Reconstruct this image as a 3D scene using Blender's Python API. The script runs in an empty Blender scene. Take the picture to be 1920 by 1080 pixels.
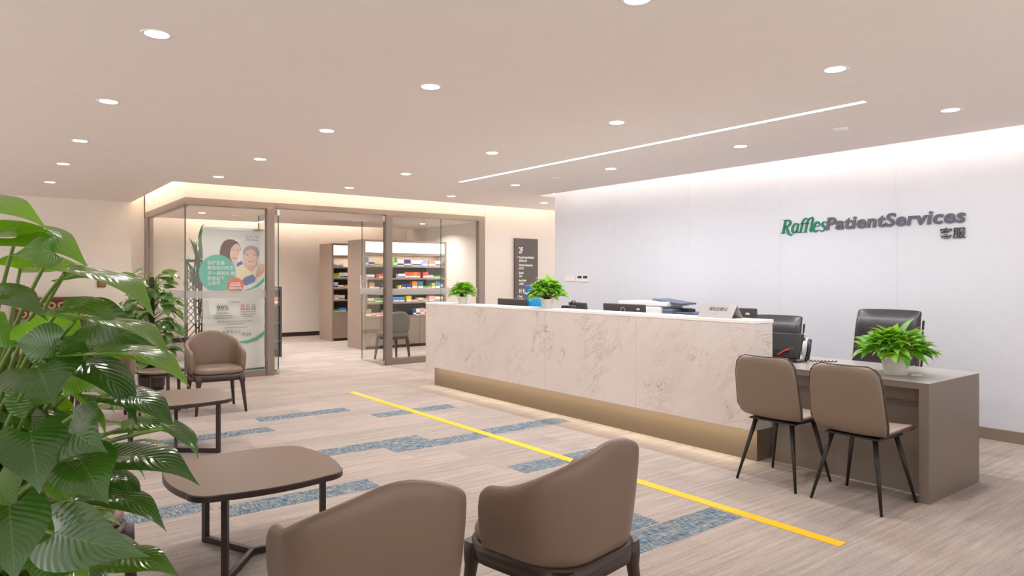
import bpy, bmesh, math, random
from mathutils import Vector, Matrix
S = bpy.context.scene
C = S.collection
R = math.radians
PI = math.pi
CEIL = 2.67

# ------------------------------------------------------------------ camera, world, large lights, exposure
YAW = 0.65209155
cam_d = bpy.data.cameras.new('camera')
cam_d.sensor_width = 36.0
cam_d.lens = 1301.264 / 1920 * 36
cam_d.shift_y = (519.56 - 540) / 1920
cam_d.clip_start = 0.05
cam = bpy.data.objects.new('camera', cam_d); C.objects.link(cam)
cam.location = (0, 0, 1.42); cam.rotation_euler = (PI/2, 0, -YAW)
S.camera = cam
S.view_settings.view_transform = 'Standard'
S.view_settings.look = 'None'
S.view_settings.exposure = 0.22
S.view_settings.gamma = 1.0
w = bpy.data.worlds.new('surroundings'); S.world = w; w.use_nodes = True
bg = w.node_tree.nodes['Background']; bg.inputs[1].default_value = 1.0
_n = w.node_tree.nodes; _l = w.node_tree.links
_tc = _n.new('ShaderNodeTexCoord'); _sp = _n.new('ShaderNodeSeparateXYZ'); _rp = _n.new('ShaderNodeValToRGB')
_l.new(_tc.outputs['Generated'], _sp.inputs[0]); _mr = _n.new('ShaderNodeMapRange'); _mr.inputs[1].default_value = -1; _mr.inputs[2].default_value = 1
_l.new(_sp.outputs[2], _mr.inputs[0]); _l.new(_mr.outputs[0], _rp.inputs[0]); _l.new(_rp.outputs[0], bg.inputs[0])
_rp.color_ramp.elements[0].position = .42; _rp.color_ramp.elements[0].color = (2.6, 2.55, 2.52, 1)  # brighter below the horizon: added upward fill for the ceiling
_rp.color_ramp.elements[1].position = .56; _rp.color_ramp.elements[1].color = (.95, .93, .92, 1)

def lamp(name, kind, loc, power, color=(1, .9, .8), size=.1, size_y=None, rot=(0, 0, 0), spread=None):
    l = bpy.data.lights.new(name, kind); l.energy = power; l.color = color
    if kind == 'AREA':
        if size_y: l.shape = 'RECTANGLE'; l.size = size; l.size_y = size_y
        else: l.shape = 'DISK'; l.size = size
        if spread: l.spread = spread
    o = bpy.data.objects.new(name, l); C.objects.link(o); o.location = loc; o.rotation_euler = rot
    return o
WARM = (1.0, .86, .66)
# cove lamps lying in the ceiling slots (area lamps with X = across, Y = along)
lamp('cove_lamp', 'AREA', (6.72, 3.05, 2.735), 95, (1, .94, .86), .04, 10.3, (0, R(-172), 0))
lamp('cove_lamp', 'AREA', (5.3, 9.80, 2.735), 105, WARM, 6.8, .04, (R(172), 0, 0))
lamp('cove_lamp', 'AREA', (1.90, 11.45, 2.735), 50, WARM, .04, 3.0, (0, R(-172), 0))
lamp('cove_lamp', 'AREA', (5.2, 15.95, 2.735), 130, (1, .93, .84), 5.8, .04, (R(172), 0, 0))
# strip under the counter overhang
lamp('plinth_lamp', 'AREA', (4.665, 5.48, 0.245), 9, (1, .88, .66), .02, 4.8, (0, R(-12), 0))

# ------------------------------------------------------------------ helpers
F_, HZ_ = 1301.264, 519.56
sy, cy_ = math.sin(YAW), math.cos(YAW)
def at(u, v, d):
    r = (u - 960) / F_ * d; z = (HZ_ - v) / F_ * d
    return Vector((sy*d + cy_*r, cy_*d - sy*r, 1.42 + z))

def tag(o, label=None, cat=None, group=None, kind=None):
    if label: o['label'] = label
    if cat: o['category'] = cat
    if group: o['group'] = group
    if kind: o['kind'] = kind
    return o

def empty(name, loc, rz=0, label=None, cat=None, group=None):
    o = bpy.data.objects.new(name, None); C.objects.link(o); o.empty_display_size = .1
    o.location = loc; o.rotation_euler = (0, 0, rz)
    return tag(o, label, cat, group)

def copy_tree(o, parent=None):
    c = o.copy(); C.objects.link(c)
    if parent is not None: c.parent = parent
    for ch in list(o.children): copy_tree(ch, c)
    return c

class MB:
    def __init__(s): s.b = bmesh.new(); s.mi = 0; s.uv = None
    def face(s, vs, smooth=False):
        try:
            f = s.b.faces.new(vs); f.material_index = s.mi; f.smooth = smooth; return f
        except ValueError: return None
    def v(s, p): return s.b.verts.new(p)
    def box(s, x0, x1, y0, y1, z0, z1, M=None):
        ps = [(x0,y0,z0),(x1,y0,z0),(x1,y1,z0),(x0,y1,z0),(x0,y0,z1),(x1,y0,z1),(x1,y1,z1),(x0,y1,z1)]
        vs = [s.v(M @ Vector(p) if M else p) for p in ps]
        for q in ((0,3,2,1),(4,5,6,7),(0,1,5,4),(1,2,6,5),(2,3,7,6),(3,0,4,7)): s.face([vs[i] for i in q])
        return s
    def poly(s, pts): s.face([s.v(p) for p in pts]); return s
    def prism(s, pts, z0, z1, smooth=False, M=None):
        f = (lambda p: M @ Vector(p)) if M else (lambda p: p)
        a = [s.v(f((x, y, z0))) for x, y in pts]; b = [s.v(f((x, y, z1))) for x, y in pts]; n = len(pts)
        s.face(a[::-1]); s.face(b)
        for i in range(n): s.face([a[i], a[(i+1) % n], b[(i+1) % n], b[i]], smooth)
        return s
    def loops(s, rings, closed=True, smooth=True, cap=True):
        vr = [[s.v(p) for p in r] for r in rings]; n = len(vr[0])
        for a, b in zip(vr, vr[1:]):
            for i in range(n if closed else n-1): s.face([a[i], a[(i+1) % n], b[(i+1) % n], b[i]], smooth)
        if cap and closed: s.face(vr[0][::-1]); s.face(vr[-1])
        return vr
    def lathe(s, prof, seg=32, c=(0, 0, 0), cap=True):
        s.loops([[(c[0]+r*math.cos(2*PI*i/seg), c[1]+r*math.sin(2*PI*i/seg), c[2]+z) for i in range(seg)] for r, z in prof], cap=cap)
        return s
    def tube(s, pts, r, seg=8, r2=None):
        pts = [Vector(p) for p in pts]; rings = []
        n = len(pts); up = Vector((0.3, 0.2, 1)).normalized()
        for i, p in enumerate(pts):
            t = (pts[min(i+1, n-1)] - pts[max(i-1, 0)])
            if t.length < 1e-9: t = Vector((0, 0, 1))
            t.normalize(); a = t.cross(up)
            if a.length < .05: a = t.cross(Vector((1, 0, 0)))
            a.normalize(); b = t.cross(a)
            rr = r + ((r2 if r2 is not None else r) - r) * i / max(1, n-1)
            rings.append([p + (a*math.cos(2*PI*k/seg) + b*math.sin(2*PI*k/seg))*rr for k in range(seg)])
        s.loops(rings); return s
    def bar(s, a, b, w, h=None, w2=None, h2=None):
        h = h or w; w2 = w2 or w; h2 = h2 or h
        a = Vector(a); b = Vector(b); t = (b-a).normalized()
        x = t.cross(Vector((0, 0, 1)))
        if x.length < .2: x = Vector((1, 0, 0)) - t*t.x
        x.normalize(); y = x.cross(t)
        s.loops([[p + x*i*ww/2 + y*j*hh/2 for i, j in ((-1,-1),(1,-1),(1,1),(-1,1))] for p, ww, hh in ((a, w, h), (b, w2, h2))], smooth=False)
        return s
    def build(s, name, mats, parent=None, loc=None, rot=None, bevel=0, subsurf=0, shade=None, seg=2):
        bmesh.ops.recalc_face_normals(s.b, faces=s.b.faces) if not getattr(s, 'keepn', False) else None
        me = bpy.data.meshes.new(name); s.b.to_mesh(me); s.b.free()
        if not isinstance(mats, (list, tuple)): mats = [mats]
        for m in mats: me.materials.append(m)
        o = bpy.data.objects.new(name, me); C.objects.link(o)
        if loc is not None: o.location = loc
        if rot is not None: o.rotation_euler = rot
        if parent is not None: o.parent = parent
        if bevel:
            m = o.modifiers.new('bevel', 'BEVEL'); m.width = bevel; m.segments = seg; m.limit_method = 'ANGLE'; m.angle_limit = R(40)
        if subsurf:
            m = o.modifiers.new('sub', 'SUBSURF'); m.levels = m.render_levels = subsurf
        return o

def rrect(w, d, r, n=6, cx=0, cy=0):
    out = []
    for (sx, sy_, a0) in ((1, 1, 0), (-1, 1, 90), (-1, -1, 180), (1, -1, 270)):
        for k in range(n+1):
            a = R(a0 + 90*k/n); out.append((cx + sx*(w/2-r) + r*math.cos(a), cy + sy_*(d/2-r) + r*math.sin(a)))
    return out

# ------------------------------------------------------------------ materials
def mat(name, col, rough=.5, metal=0, spec=.5, emit=0, ecol=None, coat=0, bump=0, bscale=200, var=0, vscale=8, trans=0):
    m = bpy.data.materials.new(name); m.use_nodes = True
    nt = m.node_tree; b = nt.nodes['Principled BSDF']
    b.inputs['Base Color'].default_value = (*col, 1); b.inputs['Roughness'].default_value = rough
    b.inputs['Metallic'].default_value = metal; b.inputs['Specular IOR Level'].default_value = spec
    if coat: b.inputs['Coat Weight'].default_value = coat; b.inputs['Coat Roughness'].default_value = .1
    if emit: b.inputs['Emission Color'].default_value = (*(ecol or col), 1); b.inputs['Emission Strength'].default_value = emit
    tc = nt.nodes.new('ShaderNodeTexCoord')
    if bump:
        n = nt.nodes.new('ShaderNodeTexNoise'); n.inputs['Scale'].default_value = bscale; n.inputs['Detail'].default_value = 3
        nt.links.new(tc.outputs['Object'], n.inputs['Vector'])
        bp = nt.nodes.new('ShaderNodeBump'); bp.inputs['Strength'].default_value = bump; bp.inputs['Distance'].default_value = .002
        nt.links.new(n.outputs['Fac'], bp.inputs['Height']); nt.links.new(bp.outputs['Normal'], b.inputs['Normal'])
    n = nt.nodes.new('ShaderNodeTexNoise'); n.inputs['Scale'].default_value = vscale; n.inputs['Detail'].default_value = 4
    nt.links.new(tc.outputs['Object'], n.inputs['Vector'])
    mx = nt.nodes.new('ShaderNodeMix'); mx.data_type = 'RGBA'
    v = var or .03
    mx.inputs[6].default_value = (*[c*(1-v) for c in col], 1); mx.inputs[7].default_value = (*[min(1, c*(1+v)) for c in col], 1)
    nt.links.new(n.outputs['Fac'], mx.inputs[0]); nt.links.new(mx.outputs[2], b.inputs['Base Color'])
    return m

def sr(r, g, b):
    f = lambda c: (c/255/12.92) if c/255 <= .04045 else ((c/255+.055)/1.055)**2.4
    return (f(r), f(g), f(b))

M = {}
M['ceiling'] = mat('ceiling_paint', sr(238, 227, 220), .9, bump=.04)
M['cream'] = mat('cream_wall', sr(226, 216, 206), .85, bump=.05)
M['white'] = mat('white_wall_panel', sr(216, 218, 226), .45, spec=.35)
M['base'] = mat('taupe_skirting', sr(140, 124, 110), .45)
M['frame'] = mat('taupe_metal', sr(138, 124, 114), .38, metal=.35)
M['chrome'] = mat('brushed_steel', (.6, .6, .6), .3, metal=1)
M['leather'] = mat('taupe_leather', sr(120, 99, 84), .40, spec=.55, bump=.18, bscale=260, var=.05, vscale=5)
M['leather2'] = mat('taupe_faux_leather', sr(124, 107, 92), .40, spec=.45, bump=.15, bscale=300, var=.04)
M['seatpale'] = mat('pale_seat_leather', sr(176, 158, 146), .4, bump=.1, bscale=300)
M['pipe'] = mat('dark_piping', sr(70, 55, 48), .5)
M['walnut'] = mat('dark_walnut', sr(58, 42, 36), .38, var=.15, vscale=20, bump=.05, bscale=80)
M['tabletop'] = mat('taupe_table_laminate', sr(112, 94, 84), .36, spec=.45, bump=.03, bscale=300)
M['tabledge'] = mat('dark_metal', sr(50, 36, 32), .4, metal=.1)
M['blackleg'] = mat('black_leg_metal', sr(38, 32, 30), .35, metal=.2)
M['desk'] = mat('taupe_desk_laminate', sr(122, 109, 98), .4, spec=.45, bump=.03, bscale=300)
M['desktop'] = mat('grey_desk_top', sr(165, 158, 153), .28, spec=.6)
M['plinth'] = mat('bronze_plinth', sr(122, 106, 88), .38, metal=.25)
M['yellow'] = mat('yellow_tape', sr(250, 190, 14), .5)
M['black'] = mat('black_plastic', sr(34, 32, 33), .4)
M['dgrey'] = mat('dark_grey_plastic', sr(70, 66, 66), .45)
M['bluegrey'] = mat('blue_grey_plastic', sr(92, 100, 122), .4)
M['whitep'] = mat('white_plastic', sr(232, 231, 230), .35)
M['label'] = mat('silver_label', sr(222, 222, 222), .3)
M['blackleather'] = mat('black_leather', sr(48, 44, 48), .3, spec=.6, bump=.3, bscale=25)
M['pot'] = mat('white_ceramic', sr(232, 224, 220), .3, spec=.5)
M['soil'] = mat('soil', sr(60, 45, 35), .95, bump=.8, bscale=60)
M['darkpot'] = mat('dark_pot', sr(48, 36, 32), .35)
M['potbrown'] = mat('taupe_pot', sr(150, 128, 116), .4)
M['blue'] = mat('blue_plastic', sr(70, 105, 190), .4)
M['cyan'] = mat('cyan_plastic', sr(30, 160, 225), .4)
M['acryl'] = mat('frosted_metal_sign', sr(176, 170, 168), .3, metal=.3)
M['shelf'] = mat('taupe_shelf_laminate', sr(148, 131, 119), .45)
M['shelfin'] = mat('brown_shelf_interior', sr(84, 68, 58), .5)
M['lightbox'] = mat('lit_panel', (1, 1, 1), .4, emit=2.2)
M['ledwhite'] = mat('lit_diffuser', (1, 1, 1), .4, emit=9, ecol=(.93, .95, 1))
M['lampface'] = mat('lit_lamp_face', (1, 1, 1), .4, emit=12, ecol=(1, .96, .9))
M['green'] = mat('logo_green', sr(0, 118, 86), .45)
M['slate'] = mat('logo_slate', sr(88, 87, 100), .45)
M['ink'] = mat('sign_black', sr(45, 44, 50), .45)
M['signbrown'] = mat('directory_brown', sr(88, 76, 70), .45)
M['signwhite'] = mat('sign_white', sr(250, 246, 240), .5)
M['red'] = mat('red_cord', sr(215, 60, 50), .4)
M['cardw'] = mat('white_card', sr(245, 242, 238), .5)
M['redwood'] = mat('red_brown_wood', sr(96, 50, 34), .45, var=.2, vscale=10)
M['ring'] = mat('carved_ring_wood', sr(178, 140, 96), .5)
M['moss'] = mat('moss_pole_fibre', sr(50, 42, 30), .95, bump=1, bscale=60)
M['stem'] = mat('green_stem', sr(96, 120, 42), .4)
M['stemd'] = mat('brown_stem', sr(82, 66, 34), .5)

def glass_mat():
    m = bpy.data.materials.new('clear_glass'); m.use_nodes = True; nt = m.node_tree; nt.nodes.clear()
    o = nt.nodes.new('ShaderNodeOutputMaterial'); mx = nt.nodes.new('ShaderNodeMixShader')
    t = nt.nodes.new('ShaderNodeBsdfTransparent'); t.inputs[0].default_value = (.97, .98, .97, 1)
    g = nt.nodes.new('ShaderNodeBsdfGlossy'); g.inputs['Roughness'].default_value = 0.0
    lw = nt.nodes.new('ShaderNodeLayerWeight'); lw.inputs[0].default_value = .5
    pw = nt.nodes.new('ShaderNodeMath'); pw.operation = 'POWER'; pw.inputs[1].default_value = 5; nt.links.new(lw.outputs['Facing'], pw.inputs[0])
    ma = nt.nodes.new('ShaderNodeMath'); ma.operation = 'MULTIPLY_ADD'; ma.inputs[1].default_value = .9; ma.inputs[2].default_value = .035; nt.links.new(pw.outputs[0], ma.inputs[0])
    nt.links.new(ma.outputs[0], mx.inputs[0]); nt.links.new(t.outputs[0], mx.inputs[1]); nt.links.new(g.outputs[0], mx.inputs[2])
    nt.links.new(mx.outputs[0], o.inputs[0]); return m
M['glass'] = glass_mat()
def frost_mat():
    m = bpy.data.materials.new('frosted_film'); m.use_nodes = True; nt = m.node_tree; nt.nodes.clear()
    o = nt.nodes.new('ShaderNodeOutputMaterial'); mx = nt.nodes.new('ShaderNodeMixShader'); mx.inputs[0].default_value = .5
    t = nt.nodes.new('ShaderNodeBsdfTransparent'); d = nt.nodes.new('ShaderNodeBsdfDiffuse'); d.inputs[0].default_value = (.6, .58, .55, 1)
    nt.links.new(t.outputs[0], mx.inputs[1]); nt.links.new(d.outputs[0], mx.inputs[2]); nt.links.new(mx.outputs[0], o.inputs[0]); return m
M['frost'] = frost_mat()
M['glassedge'] = mat('glass_edge', sr(60, 82, 76), .2)

def nodes(m):
    nt = m.node_tree; return nt, nt.nodes, nt.links, nt.nodes['Principled BSDF']
def carpet(name, blue):
    m = bpy.data.materials.new(name); m.use_nodes = True; nt, N, L, b = nodes(m)
    b.inputs['Roughness'].default_value = .95; b.inputs['Specular IOR Level'].default_value = .1
    g = N.new('ShaderNodeNewGeometry')
    def noise(sx, sy_, det=3, rough=.6):
        mp = N.new('ShaderNodeMapping'); mp.inputs['Scale'].default_value = (sx, sy_, 1)
        n = N.new('ShaderNodeTexNoise'); n.inputs['Scale'].default_value = 1; n.inputs['Detail'].default_value = det; n.inputs['Roughness'].default_value = rough
        L.new(g.outputs['Position'], mp.inputs[0]); L.new(mp.outputs[0], n.inputs['Vector']); return n.outputs['Fac']
    def ramp(src, stops):
        r = N.new('ShaderNodeValToRGB'); e = r.color_ramp.elements
        while len(e) < len(stops): e.new(.5)
        for k, (p, c) in enumerate(stops): e[k].position = p; e[k].color = (*c, 1)
        L.new(src, r.inputs[0]); return r.outputs[0]
    def mix(f, a, c, mode='MIX'):
        x = N.new('ShaderNodeMix'); x.data_type = 'RGBA'; x.blend_type = mode
        if isinstance(f, float): x.inputs[0].default_value = f
        else: L.new(f, x.inputs[0])
        L.new(a, x.inputs[6]); L.new(c, x.inputs[7]); return x.outputs[2]
    if blue:
        warp = ramp(noise(9, 150, 2), [(.38, sr(40, 70, 105)), (.48, sr(70, 120, 150)), (.54, sr(150, 160, 160)), (.64, sr(216, 206, 196))])
        weft = ramp(noise(120, 14, 2), [(.36, sr(45, 60, 90)), (.46, sr(85, 130, 155)), (.55, sr(165, 165, 160)), (.66, sr(214, 204, 194))])
        col = mix(.5, warp, weft)
        fine = ramp(noise(260, 260, 2), [(.35, (.40, .40, .44)), (.65, (1.15, 1.10, 1.05))])
        col = mix(.8, col, fine, 'MULTIPLY')
    else:
        streak = ramp(noise(1.6, 34, 4, .7), [(.3, sr(158, 147, 139)), (.5, sr(174, 163, 156)), (.7, sr(188, 178, 171))])
        br = N.new('ShaderNodeTexBrick'); mp = N.new('ShaderNodeMapping'); mp.inputs['Location'].default_value = (-.2, -.1, 0)
        L.new(g.outputs['Position'], mp.inputs[0]); L.new(mp.outputs[0], br.inputs['Vector'])
        br.inputs['Scale'].default_value = 1; br.inputs['Brick Width'].default_value = .95; br.inputs['Row Height'].default_value = .2335
        br.inputs['Mortar Size'].default_value = 0; br.inputs['Color1'].default_value = (.90, .90, .91, 1); br.inputs['Color2'].default_value = (1.06, 1.04, 1.03, 1); br.offset = .37
        col = mix(1.0, streak, br.outputs[0], 'MULTIPLY')
        fine = ramp(noise(300, 300, 2), [(.3, (.62, .60, .60)), (.5, (1, 1, 1)), (.7, (1.28, 1.28, 1.28))])
        col = mix(.9, col, fine, 'MULTIPLY')
        loop = ramp(noise(60, 220, 2), [(.35, (.82, .82, .84)), (.65, (1.12, 1.12, 1.1))])
        col = mix(.7, col, loop, 'MULTIPLY')
    L.new(col, b.inputs['Base Color'])
    bp = N.new('ShaderNodeBump'); bp.inputs['Strength'].default_value = .5; bp.inputs['Distance'].default_value = .004
    L.new(noise(320, 320, 2), bp.inputs['Height']); L.new(bp.outputs[0], b.inputs['Normal'])
    return m
M['carpet'] = carpet('beige_carpet_planks', False); M['carpetblue'] = carpet('blue_woven_carpet_planks', True)

def marble():
    m = bpy.data.materials.new('cream_marble'); m.use_nodes = True; nt, N, L, b = nodes(m)
    b.inputs['Roughness'].default_value = .3; b.inputs['Specular IOR Level'].default_value = .4
    g = N.new('ShaderNodeNewGeometry')
    def vein(rot, sc, width, seed, dist=1.2):
        m0 = N.new('ShaderNodeMapping'); m0.inputs['Rotation'].default_value = (R(rot), 0, 0); L.new(g.outputs['Position'], m0.inputs[0])
        mp = N.new('ShaderNodeMapping'); mp.inputs['Location'].default_value = (seed, seed*.7, seed*.3)
        mp.inputs['Scale'].default_value = (1.0, *sc)
        L.new(m0.outputs[0], mp.inputs[0])
        n = N.new('ShaderNodeTexNoise'); n.inputs['Scale'].default_value = 1; n.inputs['Detail'].default_value = 6; n.inputs['Distortion'].default_value = dist; n.inputs['Roughness'].default_value = .6
        L.new(mp.outputs[0], n.inputs['Vector'])
        s = N.new('ShaderNodeMath'); s.operation = 'SUBTRACT'; s.inputs[1].default_value = .5; L.new(n.outputs['Fac'], s.inputs[0])
        a = N.new('ShaderNodeMath'); a.operation = 'ABSOLUTE'; L.new(s.outputs[0], a.inputs[0])
        r = N.new('ShaderNodeMapRange'); r.inputs[1].default_value = 0; r.inputs[2].default_value = width; r.inputs[3].default_value = 1; r.inputs[4].default_value = 0
        L.new(a.outputs[0], r.inputs[0]); return r.outputs[0]
    def gate(src, sc, lo, hi, seed):
        mp = N.new('ShaderNodeMapping'); mp.inputs['Location'].default_value = (seed, seed, seed); L.new(g.outputs['Position'], mp.inputs[0])
        n = N.new('ShaderNodeTexNoise'); n.inputs['Scale'].default_value = sc; L.new(mp.outputs[0], n.inputs['Vector'])
        r = N.new('ShaderNodeMapRange'); r.inputs[1].default_value = lo; r.inputs[2].default_value = hi; L.new(n.outputs['Fac'], r.inputs[0])
        x = N.new('ShaderNodeMath'); x.operation = 'MULTIPLY'; L.new(src, x.inputs[0]); L.new(r.outputs[0], x.inputs[1]); return x.outputs[0]
    def mixc(f, a, c):
        x = N.new('ShaderNodeMix'); x.data_type = 'RGBA'; L.new(f, x.inputs[0])
        if isinstance(a, tuple): x.inputs[6].default_value = (*a, 1)
        else: L.new(a, x.inputs[6])
        x.inputs[7].default_value = (*c, 1); return x.outputs[2]
    col = mixc(gate(vein(42, (.8, 2.6), .14, 1.3, .6), 1.3, .35, .65, 2), sr(219, 210, 206), sr(212, 201, 196))
    col = mixc(gate(vein(44, (1.8, 7.0), .030, 4.1, .9), 1.8, .48, .66, 5), col, sr(206, 192, 184))
    col = mixc(gate(vein(38, (3.5, 11.0), .020, 9.2, 1.2), 2.6, .50, .64, 7), col, sr(188, 172, 162))
    col = mixc(gate(vein(60, (5, 9.0), .020, 3.2, 1.0), 2.2, .60, .66, 11), col, sr(150, 112, 84))
    L.new(col, b.inputs['Base Color']); return m
M['marble'] = marble()

def leaf_mat(name, top, under, vein, gloss=.22, trans=.35, variegate=0):
    m = bpy.data.materials.new(name); m.use_nodes = True; nt, N, L, b = nodes(m)
    uv = N.new('ShaderNodeUVMap'); uv.uv_map = 'leaf'
    sep = N.new('ShaderNodeSeparateXYZ'); L.new(uv.outputs[0], sep.inputs[0])
    def math_(op, a, c=None):
        x = N.new('ShaderNodeMath'); x.operation = op
        for k, q in enumerate((a, c)):
            if q is None: continue
            if isinstance(q, (int, float)): x.inputs[k].default_value = q
            else: L.new(q, x.inputs[k])
        return x.outputs[0]
    au = math_('ABSOLUTE', sep.outputs[0])
    mid = N.new('ShaderNodeMapRange'); mid.inputs[1].default_value = 0; mid.inputs[2].default_value = .045; mid.inputs[3].default_value = 1; mid.inputs[4].default_value = 0; L.new(au, mid.inputs[0])
    ph = math_('SUBTRACT', sep.outputs[1], math_('MULTIPLY', au, .32))
    sn = math_('SINE', math_('MULTIPLY', ph, 74))
    vr = N.new('ShaderNodeMapRange'); vr.inputs[1].default_value = .90; vr.inputs[2].default_value = 1; vr.inputs[3].default_value = 0; vr.inputs[4].default_value = .55; L.new(sn, vr.inputs[0])
    vv = math_('MAXIMUM', mid.outputs[0], vr.outputs[0])
    g = N.new('ShaderNodeNewGeometry'); nz = N.new('ShaderNodeTexNoise'); nz.inputs['Scale'].default_value = 9; nz.inputs['Detail'].default_value = 3
    L.new(g.outputs['Position'], nz.inputs['Vector'])
    def mixc(f, a, c):
        x = N.new('ShaderNodeMix'); x.data_type = 'RGBA'
        if isinstance(f, float): x.inputs[0].default_value = f
        else: L.new(f, x.inputs[0])
        for k, q in ((6, a), (7, c)):
            if isinstance(q, tuple): x.inputs[k].default_value = (*q, 1)
            else: L.new(q, x.inputs[k])
        return x.outputs[2]
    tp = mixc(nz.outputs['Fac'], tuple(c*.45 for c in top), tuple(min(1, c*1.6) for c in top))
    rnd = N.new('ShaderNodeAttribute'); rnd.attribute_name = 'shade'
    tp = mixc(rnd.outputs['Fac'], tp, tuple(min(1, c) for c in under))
    tp = mixc(math_('MULTIPLY', vv, .25), tp, vein)
    un = mixc(math_('MULTIPLY', vv, .6), under, vein)
    col = mixc(g.outputs['Backfacing'], tp, un)
    L.new(col, b.inputs['Base Color']); b.inputs['Roughness'].default_value = gloss; b.inputs['Specular IOR Level'].default_value = .8
    bp = N.new('ShaderNodeBump'); bp.inputs['Strength'].default_value = .16; bp.inputs['Distance'].default_value = .004
    L.new(math_('ADD', math_('MULTIPLY', sn, -.5), nz.outputs['Fac']), bp.inputs['Height']); L.new(bp.outputs[0], b.inputs['Normal'])
    tr = N.new('ShaderNodeBsdfTranslucent'); L.new(mixc(.35, col, sr(150, 200, 20)), tr.inputs[0])
    ms = N.new('ShaderNodeMixShader'); ms.inputs[0].default_value = trans
    out = N['Material Output']; L.new(b.outputs[0], ms.inputs[1]); L.new(tr.outputs[0], ms.inputs[2]); L.new(ms.outputs[0], out.inputs[0])
    return m
M['leafbig'] = leaf_mat('philodendron_leaf', sr(42, 80, 30), sr(128, 182, 34), sr(128, 160, 84), .17, .24)
M['leafback'] = leaf_mat('pothos_leaf', sr(66, 104, 46), sr(120, 152, 70), sr(150, 175, 100), .3, .25)
M['leafsmall'] = leaf_mat('bright_pothos_leaf', sr(92, 158, 40), sr(150, 200, 60), sr(160, 205, 90), .3, .35)
M['leafdim'] = leaf_mat('sansevieria_leaf', sr(70, 92, 62), sr(92, 112, 74), sr(120, 140, 90), .4, .2)

def text_mesh(name, s, size, loc, rot, m, parent=None, extrude=.001, align='LEFT', shear=0, offset=0, sx=1.0, label=None, space=1.0):
    cu = bpy.data.curves.new(name, 'FONT'); cu.body = s; cu.size = size; cu.extrude = extrude; cu.align_x = align
    cu.shear = shear; cu.offset = offset; cu.resolution_u = 3; cu.space_character = space
    t = bpy.data.objects.new(name, cu); C.objects.link(t)
    dg = bpy.context.evaluated_depsgraph_get(); dg.update()
    me = bpy.data.meshes.new_from_object(t.evaluated_get(dg))
    bpy.data.objects.remove(t); bpy.data.curves.remove(cu)
    me.materials.clear(); me.materials.append(m)
    o = bpy.data.objects.new(name, me); C.objects.link(o); o.location = loc; o.rotation_euler = rot; o.scale = (sx, 1, 1)
    if parent is not None: o.parent = parent
    return o

# leaves: every leaf is a curved heart-shaped blade
PROF = [(0, .60), (.08, .80), (.18, .96), (.30, .98), (.42, .90), (.55, .76), (.68, .50), (.80, .27), (.90, .11), (.96, .04), (1, .004)]
def leaf(mb, base, tip, W, nrm, droop=.12, fold=.15, wave=.03, rng=random, lobe=.2, shade=0.0, fine=True):
    lay = mb.b.loops.layers.uv.get('leaf') or mb.b.loops.layers.uv.new('leaf')
    col = mb.b.verts.layers.float.get('shade') or mb.b.verts.layers.float.new('shade')
    base = Vector(base); tip = Vector(tip); D = tip-base; Ln = D.length; D.normalize()
    N = Vector(nrm); N = (N - D*N.dot(D)); N.normalize(); Sd = D.cross(N)
    ts = (-1, -.72, -.4, 0, .4, .72, 1) if fine else (-1, -.5, 0, .5, 1)
    ph = rng.uniform(0, 6.28); rows = []
    prof = PROF if fine else PROF[::2]
    for s_, w_ in prof:
        row = []
        for t in ts:
            a = s_ - lobe*abs(t)**1.6*(1-s_)**3
            h = fold*W*abs(t)*w_*.5 - droop*Ln*(4*s_*(s_-1))*(-1)*0 + droop*Ln*4*s_*(1-s_) - .10*W*(abs(t)*w_)**3
            h -= .9*droop*Ln*max(0, s_-.6)**2*4
            h += wave*W*math.sin(ph + s_*9 + (3 if t > 0 else 0))*abs(t)*w_
            p = base + D*(a*Ln) + Sd*(t*w_*W/2) + N*h
            vv = mb.v(p); vv[col] = shade; row.append((vv, t, s_))
        rows.append(row)
    for a, b in zip(rows, rows[1:]):
        for i in range(len(ts)-1):
            q = [a[i], a[i+1], b[i+1], b[i]]
            f = mb.face([x[0] for x in q], True)
            if f:
                for lp, x in zip(f.loops, q): lp[lay].uv = (x[1], x[2])
def leaf_mb():
    mb = MB(); mb.keepn = True; return mb

# ------------------------------------------------------------------ the setting
def struct(name, mb, mats, **k):
    return tag(mb.build(name, mats, **k), kind='structure')
# floor: one mesh, blue planks are faces of their own material
xs = [-4, 9.5, 0.22, 1.17, 1.21, 2.16, 3.12, 3.19, 4.12, 3.10, 2.66, 3.61, 3.66, 4.62, 1.19, 2.15, 4.06, 3.14, 2.62, 3.57, .72]
planks = [(2.17, 3.12, 6.90, 7.13), (1.20, 2.15, 6.42, 6.65), (.22, 1.17, 6.42, 6.65), (3.19, 4.13, 6.38, 6.61),
          (2.14, 3.10, 5.25, 5.48), (1.17, 2.11, 5.25, 5.48), (2.66, 3.61, 5.02, 5.25), (3.66, 4.62, 5.08, 5.31), (.15, 1.12, 4.48, 4.71),
          (1.16, 2.15, 4.27, 4.50), (3.12, 4.07, 3.93, 4.16), (2.62, 3.57, 2.43, 2.66), (2.16, 3.12, 2.67, 2.90), (-.8, .15, 3.2, 3.43)]
mb = MB()
X_ = sorted({-4.0, 10.5} | {p[0] for p in planks} | {p[1] for p in planks}); Y_ = sorted({-2.5, 17.0} | {p[2] for p in planks} | {p[3] for p in planks})
gv = {}
for i, x in enumerate(X_):
    for j, y in enumerate(Y_): gv[i, j] = mb.v((x, y, 0))
for i in range(len(X_)-1):
    for j in range(len(Y_)-1):
        cx, cy = (X_[i]+X_[i+1])/2, (Y_[j]+Y_[j+1])/2
        mb.mi = 1 if any(p[0] < cx < p[1] and p[2] < cy < p[3] for p in planks) else 0
        mb.face([gv[i, j], gv[i+1, j], gv[i+1, j+1], gv[i, j+1]])
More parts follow.
